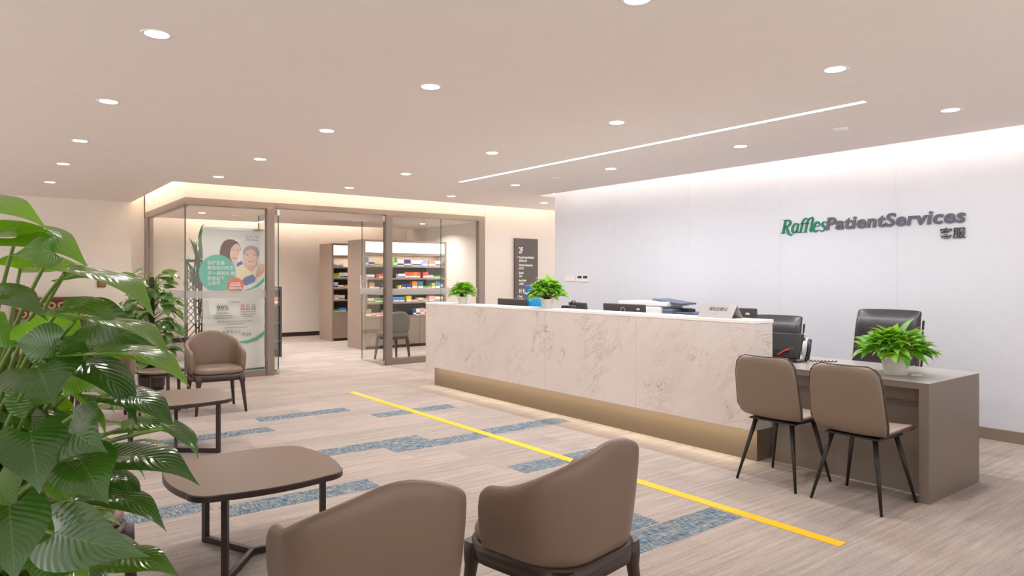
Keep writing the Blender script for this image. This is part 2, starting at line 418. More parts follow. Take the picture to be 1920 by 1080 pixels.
struct('floor', mb, [M['carpet'], M['carpetblue']])
# ceiling slabs with light slots left open beside the walls
mb = MB()
T = .05
mb.box(-4, 6.80, -2.5, 9.89, CEIL, CEIL+T)
mb.box(6.80, 10.5, 8.24, 9.89, CEIL, CEIL+T)
mb.box(-4, 1.98, 9.89, 13.05, CEIL, CEIL+T)
mb.box(2.25, 9.0, 10.2, 16.05, CEIL, CEIL+T)
mb.box(-4, 10.5, -2.5, 17, 2.95, 3.0)
struct('ceiling', mb, M['ceiling'])
mb = MB(); mb.box(7.02, 7.14, -2.5, 8.10, 0, 2.95)
struct('wall_right', mb, M['white'])
mb = MB()
for y in (3.07, 4.31, 5.55, 6.80, 1.83): mb.box(7.0155, 7.021, y-.0025, y+.0025, .1, 2.95)
struct('trim_1', mb, mat('panel_joint', sr(220, 221, 225), .5))
mb = MB(); mb.box(7.0, 7.02, -2.5, 8.10, 0, .10)
struct('baseboard_right', mb, M['base'])
# wall of the pharmacy partition: above the glazing and to its right
mb = MB(); mb.box(2.17, 7.1, 10.1, 10.2, 2.50, 2.95); mb.box(7.11, 10.5, 10.1, 10.2, 0, 2.95)
struct('wall_back', mb, M['cream'])
mb = MB(); mb.box(7.12, 10.5, 10.085, 10.1, 0, .1)
struct('baseboard_back', mb, M['base'])
mb = MB(); mb.box(2.17, 2.25, 10.2, 12.97, 2.50, 2.95); mb.box(2.17, 2.25, 13.05, 16.4, 0, 2.95)
struct('wall_pharmacy_side', mb, M['cream'])
mb = MB(); mb.box(-4, 2.25, 13.05, 13.15, 0, 2.95)
struct('wall_left', mb, M['cream'])
mb = MB(); mb.box(-4, 2.17, 13.035, 13.05, 0, .1)
struct('baseboard_left', mb, M['walnut'])
mb = MB(); mb.box(2.17, 9.1, 16.4, 16.5, 0, 2.95); mb.box(9.0, 9.1, 10.2, 16.4, 0, 2.95)
struct('wall_pharmacy_back', mb, M['cream'])
mb = MB(); mb.box(2.25, 9.0, 16.38, 16.4, 0, .1)
struct('baseboard_pharmacy', mb, M['walnut'])

# glazed partition
def window(name, frame_boxes, panes, edges=()):
    root = tag(empty(name, (0, 0, 0)), kind='structure')
    f = MB()
    for b_ in frame_boxes: f.box(*b_)
    f.build('window_frame', M['frame'], root, bevel=.004)
    for p in panes:
        MB().box(*p).build('window_pane', M['glass'], root)
        x0, x1, y0, y1, z0, z1 = p
        if x1-x0 > y1-y0: MB().box(x0, x1, y0-.0015, y0-.0005, 1.13, 1.235).build('frosted_band', M['frost'], root)
        else: MB().box(x0-.0015, x0-.0005, y0, y1, 1.13, 1.235).build('frosted_band', M['frost'], root)
    if edges:
        g = MB()
        for e in edges: g.box(*e)
        g.build('glass_edge', M['glassedge'], root)
    return root
window('window_1', [(2.17, 3.37, 10.1, 10.2, 2.40, 2.50), (3.265, 3.37, 10.08, 10.2, 0, 2.42), (2.17, 3.27, 10.1, 10.2, 0, .09)],
       [(2.19, 3.265, 10.145, 10.157, .09, 2.40)], [(2.176, 2.19, 10.143, 10.157, .09, 2.40)])
window('window_2', [(2.17, 2.27, 10.2, 12.97, 2.40, 2.50), (2.17, 2.27, 12.82, 13.05, 0, 2.42), (2.17, 2.25, 10.2, 12.9, 0, .09)],
       [(2.19, 2.202, 10.16, 12.82, .09, 2.40)])
window('window_3', [(5.16, 7.11, 10.1, 10.2, 2.41, 2.50), (5.16, 5.27, 10.08, 10.2, 0, 2.42), (6.98, 7.11, 10.1, 10.2, 0, 2.42), (5.2, 7.0, 10.1, 10.2, 0, .10)],
       [(5.27, 6.22, 10.145, 10.157, .10, 2.41), (6.224, 6.98, 10.145, 10.157, .10, 2.41)], [(6.218, 6.226, 10.142, 10.160, .10, 2.41)])
mb = MB(); mb.box(3.37, 5.16, 10.1, 10.2, 2.42, 2.50)
struct('trim_2', mb, M['frame'], bevel=.004)
for i, (hx, sx) in enumerate(((3.435, 1), (5.13, -1))):
    d = tag(empty('door_%d' % (i+1), (hx, 10.12, 0), R(0 if i == 0 else -3)), kind='structure')
    MB().box(-.006, .006, 0, .90, .012, 2.38).build('door_leaf', M['glass'], d)
    MB().box(-.0075, -.0065, .002, .898, 1.13, 1.235).build('frosted_band', M['frost'], d)
    MB().box(-.007, .007, -.006, 0, .012, 2.38).box(-.007, .007, .9, .906, .012, 2.38).build('glass_edge', M['glassedge'], d)
    MB().box(-.022, .022, -.01, .13, 2.32, 2.40).box(-.022, .022, -.01, .13, .005, .075).build('patch_fitting', M['chrome'], d, bevel=.003)
    h = MB(); h.tube([(-.05, .82, .85), (-.05, .82, 1.45)], .014, 10); h.tube([(.05, .82, .85), (.05, .82, 1.45)], .014, 10)
    for z in (.95, 1.35): h.tube([(-.05, .82, z), (.05, .82, z)], .008)
    h.build('door_handle', M['chrome'], d)

# ------------------------------------------------------------------ ceiling fittings
def downlight(x, y, label):
    r = empty('ceiling_downlight', (x, y, CEIL), 0, label, 'ceiling light', 'recessed ceiling downlights')
    pw_ = DL if y < 10.5 or x < 1 else 34
    b = MB(); b.lathe([(.058, -.001), (.072, -.004), (.078, -.001), (.078, .001), (.058, .001)], 32, cap=False); b.build('trim_ring', M['whitep'], r)
    MB().lathe([(.058, -.0015), (.001, -.0015)], 32, cap=False).build('diffuser', M['lampface'], r)
    l = lamp('downlight_lamp', 'AREA', (x, y, CEIL-.006), pw_, (1, .95, .90), .11, spread=R(150)); l.parent = r; l.location = (0, 0, -.006)
DL = 7.5
cols = [.715, 2.343, 4.083, 5.765]; rws = [2.14, 3.95, 5.675, 7.47, 9.10]
rn = ['nearest', 'second', 'third', 'fourth', 'farthest']; cn = ['leftmost', 'second', 'third', 'rightmost, nearest the white wall,']
for j, y in enumerate(rws):
    for i, x in enumerate(cols):
        if i == 0 and j == 0: continue
        yy = y
        downlight(x, yy, 'round recessed ceiling downlight in the %s row, %s column' % (rn[j], cn[i]))
downlight(.71, 10.95, 'round recessed ceiling downlight deepest in the left corner, before the cream back wall')
downlight(7.5, 8.94, 'round recessed ceiling downlight behind the end of the white wall')
for x, y, w_ in ((3.2, 11.6, 'left pane'), (5.0, 11.6, 'open doorway'), (4.7, 14.0, 'far aisle'), (7.6, 11.6, 'right pane'), (8.2, 14.2, 'right pane, added fill light deeper in'), (3.4, 14.4, 'left pane, added fill light deeper in')):  # the two deeper-in downlights are added to brighten the pharmacy interior
    downlight(x, y, 'recessed ceiling downlight inside the pharmacy behind the ' + w_)
for y, q in ((2.964, 'near'), (6.584, 'far')):
    o = MB().lathe([(.001, -.012), (.05, -.012), (.06, -.006), (.062, 0)], 28).build('ceiling_speaker', M['whitep'], loc=(5.742, y, CEIL))
    tag(o, 'small unlit white ceiling disc at the %s end between light strip and wall' % q, 'ceiling disc')
r = empty('linear_ceiling_light', (4.99, 5.03, CEIL), 0, 'long thin white light strip recessed in ceiling above the marble counter', 'ceiling light')
MB().box(-.026, .026, -2.63, 2.63, -.002, .0).build('diffuser', M['ledwhite'], r)
MB().box(-.034, -.026, -2.638, 2.638, -.003, .001).box(.026, .034, -2.638, 2.638, -.003, .001).box(-.026, .026, -2.638, -2.63, -.003, .001).box(-.026, .026, 2.63, 2.638, -.003, .001).build('channel', M['whitep'], r)
l = lamp('linear_lamp', 'AREA', (0, 0, -.006), 55, (.90, .94, 1), .05, 5.24); l.parent = r

# ------------------------------------------------------------------ yellow tape
tp = tag(MB().box(3.585, 3.665, 1.86, 8.02, .0005, .003).build('floor_tape', M['yellow']), 'long straight yellow tape line stuck on the carpet before the counter', 'floor tape')

# ------------------------------------------------------------------ armchairs
def armchair():
    r = empty('tub_armchair', (0, 0, 0))
    # footprint path of the shell, from the left arm front round the back to the right arm front
    def path(t, grow=0.0):
        # t in 0..1
        a, yf, yb, rad = .262+grow, .14, -.25-grow, .17
        seg = [('l', (-a, yf), (-a, yb+rad)), ('a', (-a+rad, yb+rad), rad, 180, 270), ('l', (-a+rad, yb), (a-rad, yb)), ('a', (a-rad, yb+rad), rad, 270, 360), ('l', (a, yb+rad), (a, yf))]
        ls = [math.dist(q[1], q[2]) if q[0] == 'l' else q[2]*PI/2 for q in seg]; tot = sum(ls); d = t*tot
        for q, l_ in zip(seg, ls):
            if d <= l_ + 1e-9:
                f = d/l_
                if q[0] == 'l':
                    x = q[1][0]+(q[2][0]-q[1][0])*f; y = q[1][1]+(q[2][1]-q[1][1])*f
                    n = Vector((q[2][1]-q[1][1], -(q[2][0]-q[1][0]), 0)).normalized(); return Vector((x, y, 0)), n
                an = R(q[3]+(q[4]-q[3])*f); n = Vector((math.cos(an), math.sin(an), 0))
                return Vector((q[1][0]+q[2]*math.cos(an), q[1][1]+q[2]*math.sin(an), 0)), n
            d -= l_
    mb = MB(); rings = []; n = 56
    for k in range(n+1):
        t = k/n; p, nn = path(t)
        if nn.dot(p - Vector((0, -.02, 0))) < 0: nn = -nn
        e = abs(t-.5)*2          # 0 back middle, 1 arm front
        s_ = min(1, max(0, e/.86)); s_ = s_*s_*(3-2*s_)
        top = .84 - .165*s_ - .02*e*e
        fr = max(0, (e-.88)/.12)  # round the front end of the arm
        top -= .045*fr**2.5
        th = .046 - .018*fr**3
        lean = .03*(1-s_) + .022
        ring = []
        zb = .402
        def P_(o, z):
            q = (z-zb)/(top-zb); y = p.y
            return Vector((p.x, y - (0 if e < .9 else -0.0), z)) + nn*(o + lean*q - .022*(1-q)*0) 
        if k == n or k == 0: th *= .6
        h_ = top-zb
        for o, z in ((0, zb), (.006, zb+.03), (.008, zb+h_*.5), (.004, top-.035), (-.004, top-.012), (-th*.5, top), (-th+.002, top-.014), (-th, top-.05), (-th-.004, zb+h_*.5), (-th, zb)):
            ring.append(P_(o, z))
        rings.append(ring)
    mb.loops(rings)
    mb.build('backrest_shell', M['leather'], r, subsurf=1)
    mb = MB()
    for z, g_ in ((0,0),): pass
    prof = [(-.012, .405), (.002, .415), (.004, .44), (-.004, .462), (-.03, .474), (-.10, .480), (-.2, .482)]
    def sq(g_, z): return [(x, y, z) for x, y in rrect(.48+2*g_, .52+2*g_, max(.02, .15+g_), 6, 0, .022)]
    mb.loops([sq(g_, z) for g_, z in prof])
    mb.build('seat_cushion', M['leather'], r, subsurf=1)
    mb = MB(); outer0, outer1 = rrect(.505, .535, .15, 6, 0, .008), rrect(.515, .545, .15, 6, 0, .008); inner = rrect(.43, .46, .10, 6, 0, .008)
    mb.loops([[(x, y, z) for x, y in q] for q, z in ((inner, .345), (outer0, .340), (outer1, .408), (inner, .406))], cap=False)
    mb.build('seat_rail', M['walnut'], r)
    for sx, sy2 in ((1, 1), (-1, 1), (1, -1), (-1, -1)):
        mb = MB(); x0, y0 = .207*sx, .008+.218*sy2; x1, y1 = .245*sx, .008+.258*sy2
        rg = []
        for q, (z, w_) in enumerate(((.40, .070), (.345, .062), (.30, .044), (.15, .034), (0, .024))):
            f = (.40-z)/.40; cx, cy = x0+(x1-x0)*f, y0+(y1-y0)*f
            rg.append([(x, y, z) for x, y in rrect(w_, w_, w_*.3, 2, cx, cy)])
        mb.loops(rg); mb.build('leg', M['walnut'], r)
    return r
GA = 'taupe leather tub armchairs of the waiting area'
ac = armchair()
spots = [((1.765, 2.045), R(10), 'taupe tub armchair seen from behind, in the foreground nearest the yellow tape'),
         ((.98, 2.055), R(-5), 'foreground taupe tub armchair cut by the bottom edge, between coffee table and its twin'),
         ((1.985, 7.82), R(178), 'taupe tub armchair standing before the glass pane and roll-up banner'),
         ((.93, 7.86), R(180), 'taupe tub armchair half hidden by leaves, left of the round side table'),
         ((.16, 3.30), R(-60), 'taupe tub armchair mostly hidden behind the big foreground plant')]
for i, (p, a, lb) in enumerate(spots):
    o = ac if i == 0 else copy_tree(ac)
    o.location = (*p, 0); o.rotation_euler.z = a; tag(o, lb, 'armchair', GA)

# ------------------------------------------------------------------ coffee tables
def squircle(w, d, r, bow, n=7):
    pts = rrect(w, d, r, n); out = []
    for k, (x, y) in enumerate(pts):
        out.append((x, y))
    res = []
    for a, b in zip(out, out[1:]+out[:1]):
        res.append(a)
        L_ = math.dist(a, b)
        if L_ > .15:
            nx, ny = (b[1]-a[1])/L_, -(b[0]-a[0])/L_
            for k in range(1, 10):
                f = k/10; bb = bow*4*f*(1-f); mx_, my_ = a[0]+(b[0]-a[0])*f, a[1]+(b[1]-a[1])*f
                sg = 1 if (nx*mx_+ny*my_) > 0 else -1
                res.append((mx_+nx*bb*sg, my_+ny*bb*sg))
    return res
def coffee_table(ang):
    r = empty('coffee_table', (0, 0, 0))
    mb = MB(); q = squircle(.74, .74, .12, .035); mb.prism([(x*.985, y*.985) for x, y in q], .438, .445, True); 
    mb.build('tabletop', M['tabletop'], r)
    mb = MB(); mb.loops([[(x*s_, y*s_, z) for x, y in q] for s_, z in ((.97, .412), (1, .416), (1, .441), (.99, .4445), (.984, .4445), (.97, .43))], smooth=False); mb.build('tabletop_edge', M['tabledge'], r)
    for k in range(3):
        a = R(ang+120*k); c, s_ = math.cos(a), math.sin(a)
        rot = Matrix.Rotation(a, 4, 'Z')
        MB().box(.345, .375, -.014, .014, 0, .412, rot).box(.29, .375, -.013, .013, .397, .4125, rot).build('leg', M['tabledge'], r, bevel=.002)
        MB().box(0, .346, -.013, .013, .002, .034, rot).build('base_bar', M['tabledge'], r, bevel=.002)
    return r
o = coffee_table(114); o.location = (1.10, 3.63, 0); tag(o, 'nearest taupe coffee table with rounded square top on dark tripod legs', 'coffee table')
o = coffee_table(-42); o.location = (1.25, 6.14, 0); tag(o, 'farther taupe coffee table with rounded top, before the far armchairs', 'coffee table')
r = empty('side_table', (1.475, 7.99, 0), 0, 'small round dark side table between the two far armchairs', 'side table')
MB().lathe([(.001, .452), (.232, .452), (.235, .448), (.235, .436), (.230, .432), (.001, .432)], 40).build('tabletop', M['tabletop'], r)
MB().lathe([(.205, .395), (.205, .433), (.185, .433), (.185, .395)], 32, cap=False).build('apron', M['walnut'], r)
for k in range(4):
    a = R(12+90*k); MB().bar((.19*math.cos(a), .19*math.sin(a), .43), (.20*math.cos(a), .20*math.sin(a), 0), .032, .032, .022, .022).build('leg', M['walnut'], r)

# ------------------------------------------------------------------ reception counter
r = empty('reception_counter', (0, 0, 0), 0, 'long cream marble reception counter with white top and glowing bronze plinth', 'reception counter')
CX, CN, CF_ = 4.62, 3.05, 7.915
MB().box(CX, CX+.25, CN, CF_, .258, 1.065).build('marble_front', M['marble'], r, bevel=.002)
MB().box(CX-.002, CX+.262, CN-.002, CF_+.002, 1.066, 1.092).build('worktop', mat('white_worktop', sr(244, 240, 238), .25), r, bevel=.003)
jm = mat('marble_joint', sr(188, 168, 156), .5)
for y in (4.238, 5.488, 6.70): MB().box(CX-.0006, CX+.0006, y-.0015, y+.0015, .26, 1.064).build('panel_joint', jm, r)
MB().box(4.745, 4.80, CN+.055, CF_-.02, 0, .258).box(4.80, 5.60, CN+.055, CN+.10, 0, .70).build('plinth', M['plinth'], r)
MB().box(4.68, 4.70, CN+.04, CF_-.02, .2505, .2575).build('light_strip_housing', M['whitep'], r)
MB().box(4.87, 5.62, CN+.02, CF_-.01, .715, .745).build('inner_desk', M['desktop'], r)
MB().box(5.56, 5.60, CN+.2, CF_-.05, 0, .715).build('inner_panel', M['desk'], r)

# service desk at the counter's end
r = empty('service_desk', (0, 0, 0), 0, 'low taupe service desk with grey top joined to the counter end', 'desk')
MB().box(4.69, 5.53, 1.86, 3.048, .752, .755).build('desktop', M['desktop'], r)
MB().box(4.692, 5.52, 1.921, 3.046, .712, .752).build('desktop_core', M['desk'], r)
MB().box(4.69, 5.50, 1.861, 1.92, 0, .7518).build('end_panel', M['desk'], r)
MB().box(4.87, 4.90, 1.92, 3.04, 0, .711).build('modesty_panel', M['desk'], r)
MB().box(4.80, 4.87, 1.922, 3.04, .62, .711).build('under_rail', M['desk'], r)

# dining style visitor chairs
def visitor_chair():
    r = empty('visitor_chair', (0, 0, 0))
    prof = [(.255, .435), (.245, .458), (.20, .470), (.08, .462), (-.05, .452), (-.13, .456), (-.175, .480), (-.200, .530), (-.215, .60), (-.228, .68), (-.240, .76), (-.248, .83), (-.250, .862), (-.250, .880)]
    nt_ = 12
    def pt(i, t, off=0):
        y, z = prof[i]; f = i/(len(prof)-1)
        hw = (.232, .228, .222, .216, .212, .216, .230)[i] if i < 7 else .244 - .022*((i-7)/6)
        if i >= 11: hw -= (.010, .030, .075)[i-11]
        if i <= 1: hw -= (.05, .018)[i]
        a = abs(t)
        dz = .012*a**2 if i < 6 else 0
        dy = .030*a**2.2 if i >= 6 else 0
        ty, tz = (prof[min(i+1, 13)][0]-prof[max(i-1, 0)][0], prof[min(i+1, 13)][1]-prof[max(i-1, 0)][1])
        l_ = math.hypot(ty, tz); ny, nz = tz/l_, -ty/l_     # towards sitter
        return Vector((t*hw, y+dy+ny*off, z+dz+nz*off))
    mb = MB(); mb2 = MB()
    ts = [-1+2*k/nt_ for k in range(nt_+1)]
    rows_f = [[mb.v(pt(i, t*.985, .016 if 0 < i < 13 else .006)) for t in ts] for i in range(14)]
    rows_b = [[mb.v(pt(i, t, -.016 if 0 < i < 13 else -.006)) for t in ts] for i in range(14)]
    for i in range(13):
        for k in range(nt_):
            mb.mi = 1 if i < 6 else 0
            mb.face([rows_f[i][k], rows_f[i][k+1], rows_f[i+1][k+1], rows_f[i+1][k]], True)
            mb.mi = 0
            mb.face([rows_b[i][k], rows_b[i+1][k], rows_b[i+1][k+1], rows_b[i][k+1]], True)
        for k in (0, nt_): mb.face([rows_f[i][k], rows_f[i+1][k], rows_b[i+1][k], rows_b[i][k]], True)
    for i in (0, 13):
        for k in range(nt_): mb.face([rows_f[i][k], rows_f[i][k+1], rows_b[i][k+1], rows_b[i][k]], True)
    mb.build('seat_shell', [M['leather2'], M['seatpale']], r, subsurf=1)
    edge = [pt(i, -1) for i in range(14)] + [pt(13, t) for t in ts[1:-1]] + [pt(i, 1) for i in range(13, -1, -1)]
    e = MB(); e.tube([p + Vector((0, 0, 0)) for p in edge], .0045, 6); e.build('piping', M['pipe'], r)
    MB().box(-.17, .17, -.14, .17, .425, .437).build('seat_plate', M['blackleg'], r)
    for sx, sy2 in ((1, 1), (-1, 1), (1, -1), (-1, -1)):
        MB().tube([(.135*sx, .02+.13*sy2, .432), (.222*sx, .222*sy2+.01, 0)], .0165, 12, .0085).build('leg', M['blackleg'], r)
    return r
vc = visitor_chair()
for i, (p, a, lb) in enumerate((((4.45, 2.71), R(-90), 'taupe visitor chair with black legs at the desk, nearer the marble counter'),
                                ((4.445, 2.155), R(-91), 'taupe visitor chair with black legs at the desk, nearer the end panel'))):
    o = vc if i == 0 else copy_tree(vc)
    o.location = (*p, 0); o.rotation_euler.z = a; tag(o, lb, 'chair', 'visitor chairs at the service desk')

# office chairs
def office_chair():
    r = empty('office_chair', (0, 0, 0))
    mb = MB(); rings = []
    prof = [(.46, -.20, .26), (.55, -.215, .27), (.62, -.225, .275), (.70, -.24, .275), (.80, -.255, .27), (.885, -.265, .268), (.90, -.262, .266), (.915, -.268, .268), (1.0, -.29, .268), (1.07, -.31, .262), (1.12, -.335, .262), (1.14, -.345, .258)]
    def bul(z): return .022*abs(math.sin(max(0, (z-.46))*PI/.22)) + .012
    n = 14
    for z, y, hw in prof:
        b_ = bul(z) if z < .9 else .012+.03*math.sin(min(1, (z-.90)/.22)*PI)
        fr = [(-hw+2*hw*k/n, y+b_*(1-(abs(-1+2*k/n))**6)+.02*abs(-1+2*k/n)**2, z) for k in range(n+1)]
        bk = [(hw-2*hw*k/n, y-.022+.02*abs(1-2*k/n)**2, z) for k in range(n+1)]
        rings.append(fr+bk)
    mb.loops(rings); mb.build('backrest', M['blackleather'], r, subsurf=1)
    mb = MB(); mb.loops([[(x, y, z) for x, y in rrect(.50+2*g_, .50+2*g_, .07+g_, 5, 0, .03)] for g_, z in ((-.01, .42), (.01, .43), (.015, .47), (0, .50), (-.05, .515))]); mb.build('seat', M['blackleather'], r, subsurf=1)
    for sx in (1, -1):
        MB().tube([(.275*sx, -.16, .50), (.30*sx, -.14, .62), (.30*sx, -.02, .69), (.30*sx, .14, .69), (.29*sx, .2, .62), (.26*sx, .18, .46)], .014, 8).build('armrest', M['chrome'], r)
        MB().tube([(.268*sx, -.22, .47), (.278*sx, -.262, .70), (.272*sx, -.295, .90), (.268*sx, -.34, 1.05)], .009, 8).build('side_rail', M['black'], r)
    MB().lathe([(.03, .09), (.03, .25), (.02, .25), (.02, .42)], 16).build('gas_lift', M['chrome'], r)
    for k in range(5):
        a = R(18+72*k); c, s_ = math.cos(a), math.sin(a)
        b_ = MB().bar((.02*c, .02*s_, .10), (.30*c, .30*s_, .075), .045, .035, .03, .02).build('base_spoke', M['chrome'], r)
        MB().lathe([(.012, -.012), (.026, -.012), (.028, 0), (.026, .012), (.012, .012)], 16).build('castor', M['black'], r, loc=(.30*c, .30*s_, .029), rot=(PI/2, 0, a+PI/2))
    return r
oc = office_chair()
for i, (p, a, lb) in enumerate((((5.98, 2.80), R(94), 'black leather high-back office chair behind the desk plant'),
                                ((6.0, 3.86), R(100), 'black leather office chair partly hidden by the counter end and telephone'))):
    o = oc if i == 0 else copy_tree(oc)
    o.location = (*p, 0); o.rotation_euler.z = a; tag(o, lb, 'office chair', 'black office chairs')
    if i: o.scale = (1, 1, .915)

# ------------------------------------------------------------------ lettering on the white wall
RW = (PI/2, 0, -PI/2)     # text on the wall facing -X, reading towards -Y
sg = empty('wall_lettering', (7.0, 3.39, 1.92), 0, 'green and slate raised clinic name lettering on the white wall', 'wall sign')
# hand drawn bold serif italic word in green: strokes in glyph units (x, y), stem = slanted slab with serifs
def serif_word():
    mb = MB(); sh = .22
    def P(x, y): return (x + sh*y, y)
    def ribbon(pts, ws):
        n = len(pts); L_ = []; R_2 = []
        for i, (x, y) in enumerate(pts):
            x0, y0 = pts[max(0, i-1)]; x1, y1 = pts[min(n-1, i+1)]; l_ = math.hypot(x1-x0, y1-y0) or 1
            nx, ny = -(y1-y0)/l_, (x1-x0)/l_; w_ = ws[i]/2 if isinstance(ws, (list, tuple)) else ws/2
            L_.append(P(x+nx*w_, y+ny*w_)); R_2.append(P(x-nx*w_, y-ny*w_))
        for i in range(n-1): mb.prism([L_[i], L_[i+1], R_2[i+1], R_2[i]], 0, .012)
    def arc(cx, cy, rx, ry, a0, a1, n=14): return [(cx+rx*math.cos(R(a0+(a1-a0)*k/n)), cy+ry*math.sin(R(a0+(a1-a0)*k/n))) for k in range(n+1)]
    def tw(n, lo, hi, ph=0): return [lo+(hi-lo)*abs(math.sin(PI*(k/(n))+ph)) for k in range(n+1)]
    def sf(x, y, w_=.22, h=.035): mb.prism([P(x-w_/2, y), P(x+w_/2, y), P(x+w_/2, y+h), P(x-w_/2, y+h)], 0, .012)
    x = 0
    # R
    ribbon([(.20, 0), (.20, 1)], .17); sf(.20, 0, .38); sf(.14, .965, .30)
    a = arc(.30, .735, .32, .235, 90, -90); ribbon([(.20, .97)]+a+[(.20, .50)], [.06]+tw(14, .06, .18)+[.06])
    ribbon([(.36, .50), (.50, .22), (.66, -.06), (.86, -.16), (1.0, -.10)], [.10, .17, .17, .11, .03])
    x = .84
    # a
    ribbon([(x+.42, .66), (x+.40, .12), (x+.50, .02), (x+.58, .06)], [.14, .15, .1, .03])
    a = arc(x+.24, .34, .21, .33, 60, 330); ribbon(a, tw(14, .06, .17))
    x = 1.36
    # ff ligature
    for q in (0, .36):
        ribbon([(x+.20+q, -.02), (x+.20+q, .78), (x+.27+q, .95), (x+.40+q, 1.02), (x+.50+q, .95)], [.15, .15, .12, .08, .07])
        sf(x+.20+q, -.02, .30)
    ribbon([(x+.06, .63), (x+.72, .63)], .055)
    # l joined to the second f
    ribbon([(x+.72, .98), (x+.86, 1.06), (x+.94, .95), (x+.92, .10), (x+1.0, .01), (x+1.08, .05)], [.05, .08, .13, .15, .1, .03])
    x = 2.40
    # e
    ribbon([(x+.13, .35), (x+.45, .40)], .055)
    a = arc(x+.29, .34, .22, .33, 10, 320, 18); ribbon(a, tw(18, .06, .17))
    x = 2.94
    # s
    ribbon([(x+.42, .56), (x+.34, .65), (x+.20, .66), (x+.10, .54), (x+.16, .42), (x+.32, .30), (x+.40, .16), (x+.30, .02), (x+.14, 0), (x+.02, .12)], [.05, .07, .09, .13, .16, .17, .14, .09, .07, .05])
    return mb, 3.45
mb, wid = serif_word()
sc = .52/wid
o = mb.build('green_word', M['green'], sg, loc=(.018, .905, -.018), rot=(PI/2, R(-1.2)*0, -PI/2)); o.scale = (sc, sc*.97, 1)
text_mesh('slate_word', 'PatientServices', .176, (.006, .392, -.004), RW, M['slate'], sg, .006, 'LEFT', .16, .0050, 1.12, space=1.07)
text_mesh('slate_word', '\u5ba2\u670d', .108, (.006, -.70, -.140), RW, M['ink'], sg, .005, 'LEFT', 0, .0006, 1.0)

# wall switches
for y, kind in ((7.80, 0), (7.68, 0), (7.52, 1), (7.41, 1)):
    pass
r = empty('wall_switch_plate', (7.018, 7.75, 1.40), 0, 'plain white switch plate on the white wall, left of the thermostat', 'switch')
MB().box(-.008, 0, -.11, .11, -.043, .043).build('plate', M['whitep'], r, bevel=.002)
for q in (-.055, .055): MB().box(-.011, -.008, q-.045, q+.045, -.035, .035).build('rocker', M['whitep'], r, bevel=.001)
r = empty('thermostat', (7.018, 7.475, 1.40), 0, 'white double thermostat plate with two dark displays on the white wall', 'thermostat')
MB().box(-.010, 0, -.125, .125, -.05, .05).build('plate', M['whitep'], r, bevel=.002)
for q in (-.06, .06): MB().box(-.0115, -.010, q-.045, q+.045, .0, .038).build('display', M['dgrey'], r)

# directory sign on the cream wall
r = empty('directory_sign', (7.75, 10.075, 2.13), 0, 'dark brown floor directory headed 2F with white lettering on cream wall', 'sign')
MB().box(0, .54, -.02, .022, -1.35, 0).build('panel', M['signbrown'], r, bevel=.002)
RS = (PI/2, 0, 0)
text_mesh('lettering', '2F', .16, (.085, -.022, -.27), RS, M['signwhite'], r, .001, offset=.002, sx=.62)
zz = -.365
for en, cn_ in (('General Practice & Paediatric', '\u5168\u79d1\u53ca\u513f\u79d1'), ('Obstetrics & Gynaecology', '\u5987\u4ea7\u79d1'), ('Specialist', '\u4e13\u79d1'), ('Mental Health', '\u5fc3\u7406\u79d1'), (None, None), ('Dental', '\u53e3\u8154\u79d1'), ('Physiotherapy', '\u7269\u7406\u6cbb\u7597'), ('Pharmacy', '\u836f\u623f')):
    if en is None:
        for q, pts in enumerate((.10, .19)):
            ic = MB()
            for k in (0, 1):
                xx = pts + k*.036
                ic.lathe([(.001, 0), (.009, 0), (.009, .001), (.001, .001)], 12, (xx, 0, 0)) if False else None
                ic.box(xx-.009, xx+.009, -.0235, -.022, zz-.045, zz-.010); ic.box(xx-.006, xx+.006, -.0235, -.022, zz-.006, zz+.008); ic.box(xx-.006, xx-.001, -.0235, -.022, zz-.075, zz-.045); ic.box(xx+.001, xx+.006, -.0235, -.022, zz-.075, zz-.045)
            ic.build('pictogram', M['signwhite'], r)
        zz -= .15; continue
    text_mesh('lettering', en, .058, (.085, -.022, zz), RS, M['signwhite'], r, .001, offset=.001, sx=.52)
    text_mesh('lettering', cn_, .050, (.085, -.022, zz-.062), RS, M['signwhite'], r, .001, offset=.0005, sx=.75)
    zz -= .142
for z_, sgn in ((-.345, 1), (-1.07, -1)):
    MB().bar((.055-.012*sgn, -.022, z_+.02), (.055+.012*sgn, -.022, z_), .005, .003).bar((.055+.012*sgn, -.022, z_), (.055-.012*sgn, -.022, z_-.02), .005, .003).build('arrow', M['signwhite'], r)

